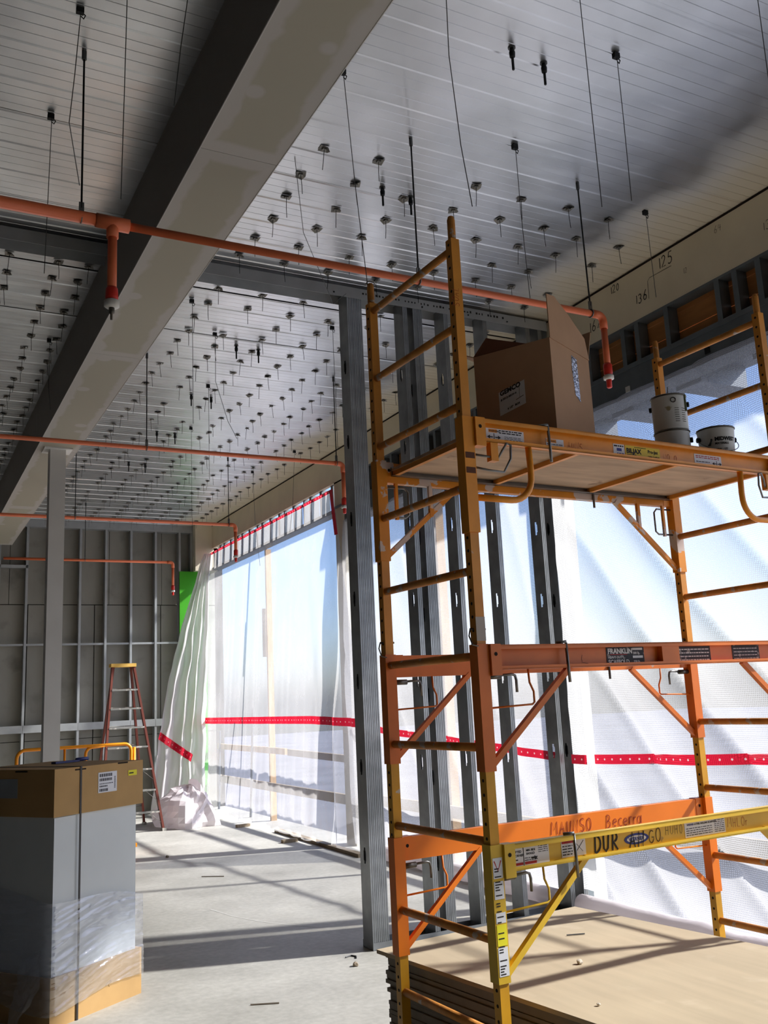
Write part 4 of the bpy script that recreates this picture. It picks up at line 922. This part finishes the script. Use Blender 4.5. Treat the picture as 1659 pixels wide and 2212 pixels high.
# ================================================================== LADDER AND ORANGE CART
LY = 14.40
t = thing('step_ladder', (3.22, LY, 0), 'brown fibreglass stepladder with yellow top before the back wall', 'ladder')
def lx(z, s_): return 3.09+s_*(.155+(2.39-z)*(.36/2.39)*.62) + (0 if s_ < 0 else (2.39-z)*.06) - (0 if s_ > 0 else (2.39-z)*.0)
for s_ in (-1, 1):
    obj('front_rail', MB().bar((lx(.03, s_), LY-.33, .03), (lx(2.38, s_), LY, 2.38), .03, .075, Vector((0, 1, 0))), FIBR, t)
    obj('rear_rail', MB().bar((lx(.03, s_)-s_*.05, LY+.62, .03), (lx(2.38, s_)-s_*.03, LY+.06, 2.38), .03, .055, Vector((0, 1, 0))), FIBR, t)
    obj('foot', MB().box(lx(0, s_)-.03, lx(0, s_)+.03, LY-.39, LY-.29, 0, .04), ALU, t)
    obj('foot', MB().box(lx(0, s_)-s_*.05-.025, lx(0, s_)-s_*.05+.025, LY+.58, LY+.66, 0, .04), ALU, t)
obj('top_cap', MB().box(lx(2.39, -1)-.03, lx(2.39, 1)+.03, LY-.06, LY+.12, 2.36, 2.41), YTOP, t)
for z in (2.02, 1.745, 1.47, 1.19, .87, .575, .27):
    f = LY-.33*(1-z/2.39)
    obj('step', MB().box(lx(z, -1)+.012, lx(z, 1)-.012, f-.045, f+.045, z-.012, z+.012), ALU, t)
    g = LY+.62-.56*(z/2.39); obj('rear_bar', MB().tube([(lx(z, -1)+.06, g, z+.02), (lx(z, 1)-.06, g, z+.02)], .009, 6), ALU, t)
for z in (.27, .575, .87):
    for s_ in (-1, 1): obj('step_brace', MB().bar((lx(z-.14, s_)-s_*.015, LY-.33*(1-(z-.14)/2.39)-.02, z-.15), (lx(z, s_)-s_*.15, LY-.33*(1-z/2.39)-.02, z-.012), .016, .006), ALU, t)
OC = mat('orange cart tube', (240, 150, 20), .4, 0, .05, 4)
t = thing('tube_cart', (2.15, 12.2, 0), 'orange tubular push cart standing behind the packaged unit', 'cart')
yq = 12.0
obj('top_tube', MB().tube([(1.36, yq, .12), (1.36, yq, 1.15)]+bend((1.36, yq, 1.2), (1.36, yq, 1.315), (1.6, yq, 1.315), .10)+[(2.5, yq, 1.315)]+bend((2.55, yq, 1.315), (2.68, yq, 1.315), (2.68, yq, 1.2), .08)+[(2.68, yq, .12)], .02, 8), OC, t, True)
obj('inner_tube', MB().tube([(2.14, yq, .12), (2.14, yq, 1.15)]+bend((2.14, yq, 1.2), (2.14, yq, 1.30), (2.3, yq, 1.30), .08)+[(2.36, yq, 1.31)], .018, 8), OC, t, True)
obj('upright', MB().tube([(1.90, yq+.02, .12), (1.90, yq+.02, 1.31)], .014, 8), OC, t, True); obj('upright', MB().tube([(2.73, yq+.05, .12), (2.73, yq+.05, 1.27)], .02, 8), OC, t, True)
obj('bed', MB().box(1.32, 2.75, yq-.05, yq+.6, .10, .14), OC, t)
for x in (1.42, 2.65):
    for y in (yq, yq+.52): obj('wheel', MB().tube([(x-.02, y, .05), (x+.02, y, .05)], .05, 14), DARKM, t, True)

# ================================================================== PLASTIC SHEETS
def sheet(name, fn, nu, nv, mt, label, group='plastic sheets over the openings', smooth=True):
    o = obj(name, MB().grid(fn, nu, nv), mt, smooth=smooth); return tag(o, label, 'plastic sheet', group)
def tape(parent, fn, n, hw=.036):
    """strip following fn(s) -> (centre, up); UV in metres for the row of dots"""
    mb = MB(); uv = []; d = 0.; prev = None; rows = []
    for i in range(n+1):
        c, up_ = fn(i/n); c = Vector(c); up_ = Vector(up_)
        if prev is not None: d += (c-prev).length
        prev = c; rows.append(d)
        mb.v += [c-up_*hw, c+up_*hw]
    mb.f = [(2*i, 2*i+2, 2*i+3, 2*i+1) for i in range(n)]
    o = obj('red_tape', mb, TAPE, parent)
    ul = o.data.uv_layers.new(name='UVMap')
    for lp in o.data.loops:
        i, s_ = divmod(lp.vertex_index, 2); ul.data[lp.index].uv = (rows[i], -hw if s_ == 0 else hw)
    return o
def ridge(x): return 1-abs(2*(x-math.floor(x))-1)
def near_x(y, z):
    s_ = (y-6.2)*.755+(z-3.9)*-.655*-1*0 ; s_ = (y-6.1)*.76-(z-3.4)*.65*1.0
    d = (6.25-y)+(3.9-z)
    amp = .02+.03*min(1, max(0, d/3))
    v = amp*(noise.noise(Vector((s_*2.6, d*.25, 0)))*1.6+ridge(s_*1.7+.2*noise.noise(Vector((s_, d*.4, 3))))**6*1.1)
    sag = -.05*math.sin(max(0, min(1, z/3.9))*math.pi)
    return 5.0+sag+v+.015*noise.noise(Vector((y*1.3, z*1.3, 7)))
sn = sheet('plastic_sheet', lambda u_, v_: (near_x(6.22-u_*8.5, .06+v_*3.90), 6.22-u_*8.5, .06+v_*3.90), 300, 120, PL_NEAR, 'wide reinforced plastic sheet over the opening right of the scaffold')
tape(sn, lambda s_: ((near_x(6.0-s_*8.1, 1.18)-.006, 6.0-s_*8.1, 1.165+.05*min(1, max(0, (s_*8.1)/1.7))), (0, 0, 1)), 240)
def mid_x(y, z):
    s_ = (y-8.5)*.9-(z-3)*.42
    return 5.0-.04*math.sin(max(0, z/3.95)*math.pi)+.022*noise.noise(Vector((s_*3, z*.3, 11)))+.03*ridge(s_*1.1+.3*noise.noise(Vector((s_*.7, z*.4, 2))))**5+.012*noise.noise(Vector((y*4, z*.5, 4)))
smd = sheet('plastic_sheet', lambda u_, v_: (mid_x(10.60-u_*4.18, .04+v_*3.92), 10.60-u_*4.18, .04+v_*3.92), 150, 90, PL_MID, 'reinforced plastic sheet over the opening behind the stud partition')
tape(smd, lambda s_: ((mid_x(10.3-s_*3.85, 1.25)-.004, 10.3-s_*3.85, 1.40-.235*s_), (0, 0, 1)), 100)
def far_p(u_, v_):
    y = 16.30-u_*(5.52+1.25*(1-v_)**1.1); z = .03+v_*4.37
    lowf = (1-v_)
    x = 4.98-.26*lowf**1.1
    x += (.012+.05*lowf)*noise.noise(Vector((y*3.2, z*.15, 0)))+(.03*lowf)*noise.noise(Vector((y*8, z*.2, 5)))
    if u_ > .82: x += (u_-.82)/.18*.10*lowf+.035*math.sin((u_-.82)*70)*lowf*(1+.4*noise.noise(Vector((0, z, 3))))
    return Vector((x, y, z))
sf = sheet('plastic_sheet', lambda u_, v_: far_p(u_, v_), 200, 70, PL_FAR, 'tall hazy plastic sheet hung with red tape over the far opening')
tape(sf, lambda s_: (far_p(.02+s_*.965, (1.49-.03-.10*max(0, s_-.8)*5*.4)/4.37)+Vector((-.006, 0, 0)), (0, 0, 1)), 140, .05)
tape(sf, lambda s_: (far_p(.0+s_*1.0, .998)+Vector((-.006, 0, .0)), (0, 0, 1)), 40, .022)
edge = obj('red_tape', MB().grid(lambda u_, v_: far_p(.985+.015*u_, .86+.14*v_)+Vector((-.012, 0, 0)), 2, 8), TAPE, sf)
edge2 = obj('red_tape', MB().grid(lambda u_, v_: far_p(.012*u_, .90+.10*v_)+Vector((-.012, 0, 0)), 2, 8), TAPE, sf)
# gathered curtain in the corner
LB = [(4.40, 4.82), (3.12, 4.42), (2.11, 4.18), (1.28, 4.02), (.60, 3.96), (.02, 3.88)]
def lbx(z):
    for (z1, x1), (z0, x0) in zip(LB, LB[1:]):
        if z >= z0: return x0+(x1-x0)*(z-z0)/(z1-z0)
    return LB[-1][1]
def gath(u_, v_):
    z = .02+v_*4.36; a = lbx(z); b = 4.93-.22*(1-v_)
    k = u_*26
    pinch = .35+.65*abs(z-1.05)/1.0 if z < 2.05 else 1
    y = 15.95-.25*u_*(1-v_)+(.02+.07*(1-v_))*math.sin(k+2*noise.noise(Vector((u_*3, z*.6, 0))))*min(1, pinch)+.03*noise.noise(Vector((u_*9, z*2.5, 3)))
    x = a+(b-a)*u_+.02*noise.noise(Vector((u_*8, z*3, 9)))
    return Vector((x, y, z))
sg = sheet('plastic_curtain', gath, 90, 90, PL_GATH, 'gathered milky plastic curtain pulled aside in the far corner')
tape(sg, lambda s_: (gath(.0+s_*.72, (1.27-.40*s_)/4.36)+Vector((0, -.02, 0)), Vector((.3, 0, .95))), 40, .06)
# crumpled heap at its foot
def heap(u_, v_):
    th = u_*2*math.pi; ph = v_*math.pi/2; c_, s_ = math.cos(th), math.sin(th)
    r_ = 1+.30*noise.noise(Vector((c_*1.6, s_*1.6, v_*1.5)))+.22*abs(noise.noise(Vector((c_*3.2, s_*3.2, v_*4))))
    return Vector((4.12+.44*r_*c_*math.cos(ph), 14.55+.60*r_*s_*math.cos(ph), max(.004, .52*r_*math.sin(ph)*(1-.35*s_*0))))
tag(obj('plastic_heap', MB().grid(heap, 34, 12), PL_GATH), 'crumpled heap of milky plastic on the floor by the far sheet', 'plastic heap')
strip = sheet('plastic_strip', lambda u_, v_: (4.895+.012*noise.noise(Vector((u_*2, v_*9, 0))), 6.20-.17*u_+.012*noise.noise(Vector((v_*14, u_*2, 1))), .18+v_*3.6), 8, 80, PL_WHT, 'bright white plastic strip beside the last partition stud')
tape(strip, lambda s_: ((4.878, 6.20-.19*s_, 1.165), (0, 0, 1)), 6)
# rolled bottom hem along the near opening
def roll_pts(y0, y1, n, x, r_): return [(x+.02*noise.noise(Vector((i*.4, 0, 0))), y0+(y1-y0)*i/n, r_*.97+.012*abs(noise.noise(Vector((i*.3, 2, 0))))) for i in range(n+1)]
tag(obj('plastic_roll', MB().tube(roll_pts(6.2, -2.2, 60, 4.86, .075), [.075+.014*noise.noise(Vector((i*.5, 5, 1))) for i in range(61)], 14), PL_GATH, None, True), 'rolled plastic hem lying along the floor right of the drywall stack', 'plastic roll')
tag(obj('plastic_roll', MB().tube(roll_pts(9.7, 6.5, 40, 4.87, .07), [.07+.014*noise.noise(Vector((i*.5, 5, 1))) for i in range(41)], 14), PL_GATH, None, True), 'rolled plastic hem on the floor seen between the partition studs', 'plastic roll')

# ================================================================== LUMBER AROUND THE OPENINGS
def lum(name, p, q, w_, h_, label, mt=LUMB, cat='lumber'): return tag(obj(name, MB().bar(p, q, w_, h_), mt), label, cat)
lum('guard_rail', (5.15, 16.3, 1.04), (5.15, 13.1, 1.03), .04, .09, 'tan lumber guard rail behind the far plastic sheet', LUMB)
lum('guard_rail', (5.17, 13.05, 1.02), (5.17, 10.95, .99), .04, .09, 'second length of lumber guard rail nearer the partition', LUMBG)
lum('guard_rail', (5.15, 16.3, .50), (5.15, 10.95, .50), .04, .12, 'low grey lumber toe rail behind the far plastic sheet', LUMBG)
lum('guard_rail', (5.15, 10.55, .55), (5.15, 6.65, .55), .04, .12, 'low grey lumber rail behind the middle plastic sheet', LUMBG)
lum('guard_rail', (5.15, 6.3, .62), (5.15, -2.1, .62), .04, .12, 'low grey lumber rail behind the right plastic sheet', LUMBG)
lp_ = lum('lumber_post', (5.22, 13.85, -.19), (5.22, 13.85, 4.12), .05, .09, 'tall lumber post with a nailed cleat outside the far plastic sheet', LUMB, 'post')
obj('cleat', MB().bar((5.17, 13.93, 2.44), (5.17, 13.93, 3.19), .05, .06), LUMBG, lp_)
lum('lumber_post', (5.22, 8.6, -.19), (5.22, 8.6, 3.94), .05, .10, 'tan lumber post outside the middle plastic sheet', LUMB, 'post')
tag(obj('steel_stake', MB().tube([(5.105, 14.55, .004), (5.085, 14.3, 1.67)], .018, 6), GALVD), 'thin leaning stake behind the far plastic sheet', 'stake')
tag(obj('steel_stake', MB().tube([(5.10, 16.15, .004), (5.10, 16.05, 1.3)], .02, 6), GALVD), 'short stake behind the far plastic near the green board', 'stake')
lum('floor_plate', (4.80, 12.6, .02), (4.74, 9.85, .02), .09, .038, 'flat lumber strip holding down the far plastic sheet', LUMBG)
for i, (x, y) in enumerate(((4.62, 13.5), (4.56, 11.55))):
    lum('wood_block', (x-.10, y, .02), (x+.10, y+.02, .02), .07, .038, ('short wood block on the floor by the plastic heap', 'short wood block on the floor at the far sheet hem')[i], LUMBG)

# ================================================================== FLOOR LITTER
for p, q, lb_ in (((1.95, 5.62), (2.10, 5.55), 'thin stick on the floor right of the packaged unit'), ((1.22, 5.62), (1.36, 5.56), 'thin nail on the floor at the foot of the packaged unit'), ((2.95, 9.95), (3.14, 9.8), 'thin stick lying farther off on the sunlit floor')):
    tag(obj('stick', MB().tube([(*p, .004), (*q, .004)], .005, 5), mat('splinter', (120, 110, 96), .9)), lb_, 'debris')
pebble(2.80, 5.98, 0, .02, 'small grey block on the floor left of the drywall stack', LUMBG); pebble(1.7, 8.9, 0, .012, 'tiny crumb on the floor behind the packaged unit', LUMBG); pebble(3.0, 11.5, 0, .02, 'tiny crumb on the distant floor before the plastic sheet', LUMBG)
tag(obj('bent_screw', MB().tube([(2.83, 6.2, .005), (2.88, 6.22, .005), (2.90, 6.18, .005), (2.88, 6.14, .005)], .005, 5), DARKM), 'bent screw on the floor at the first partition stud', 'screw')
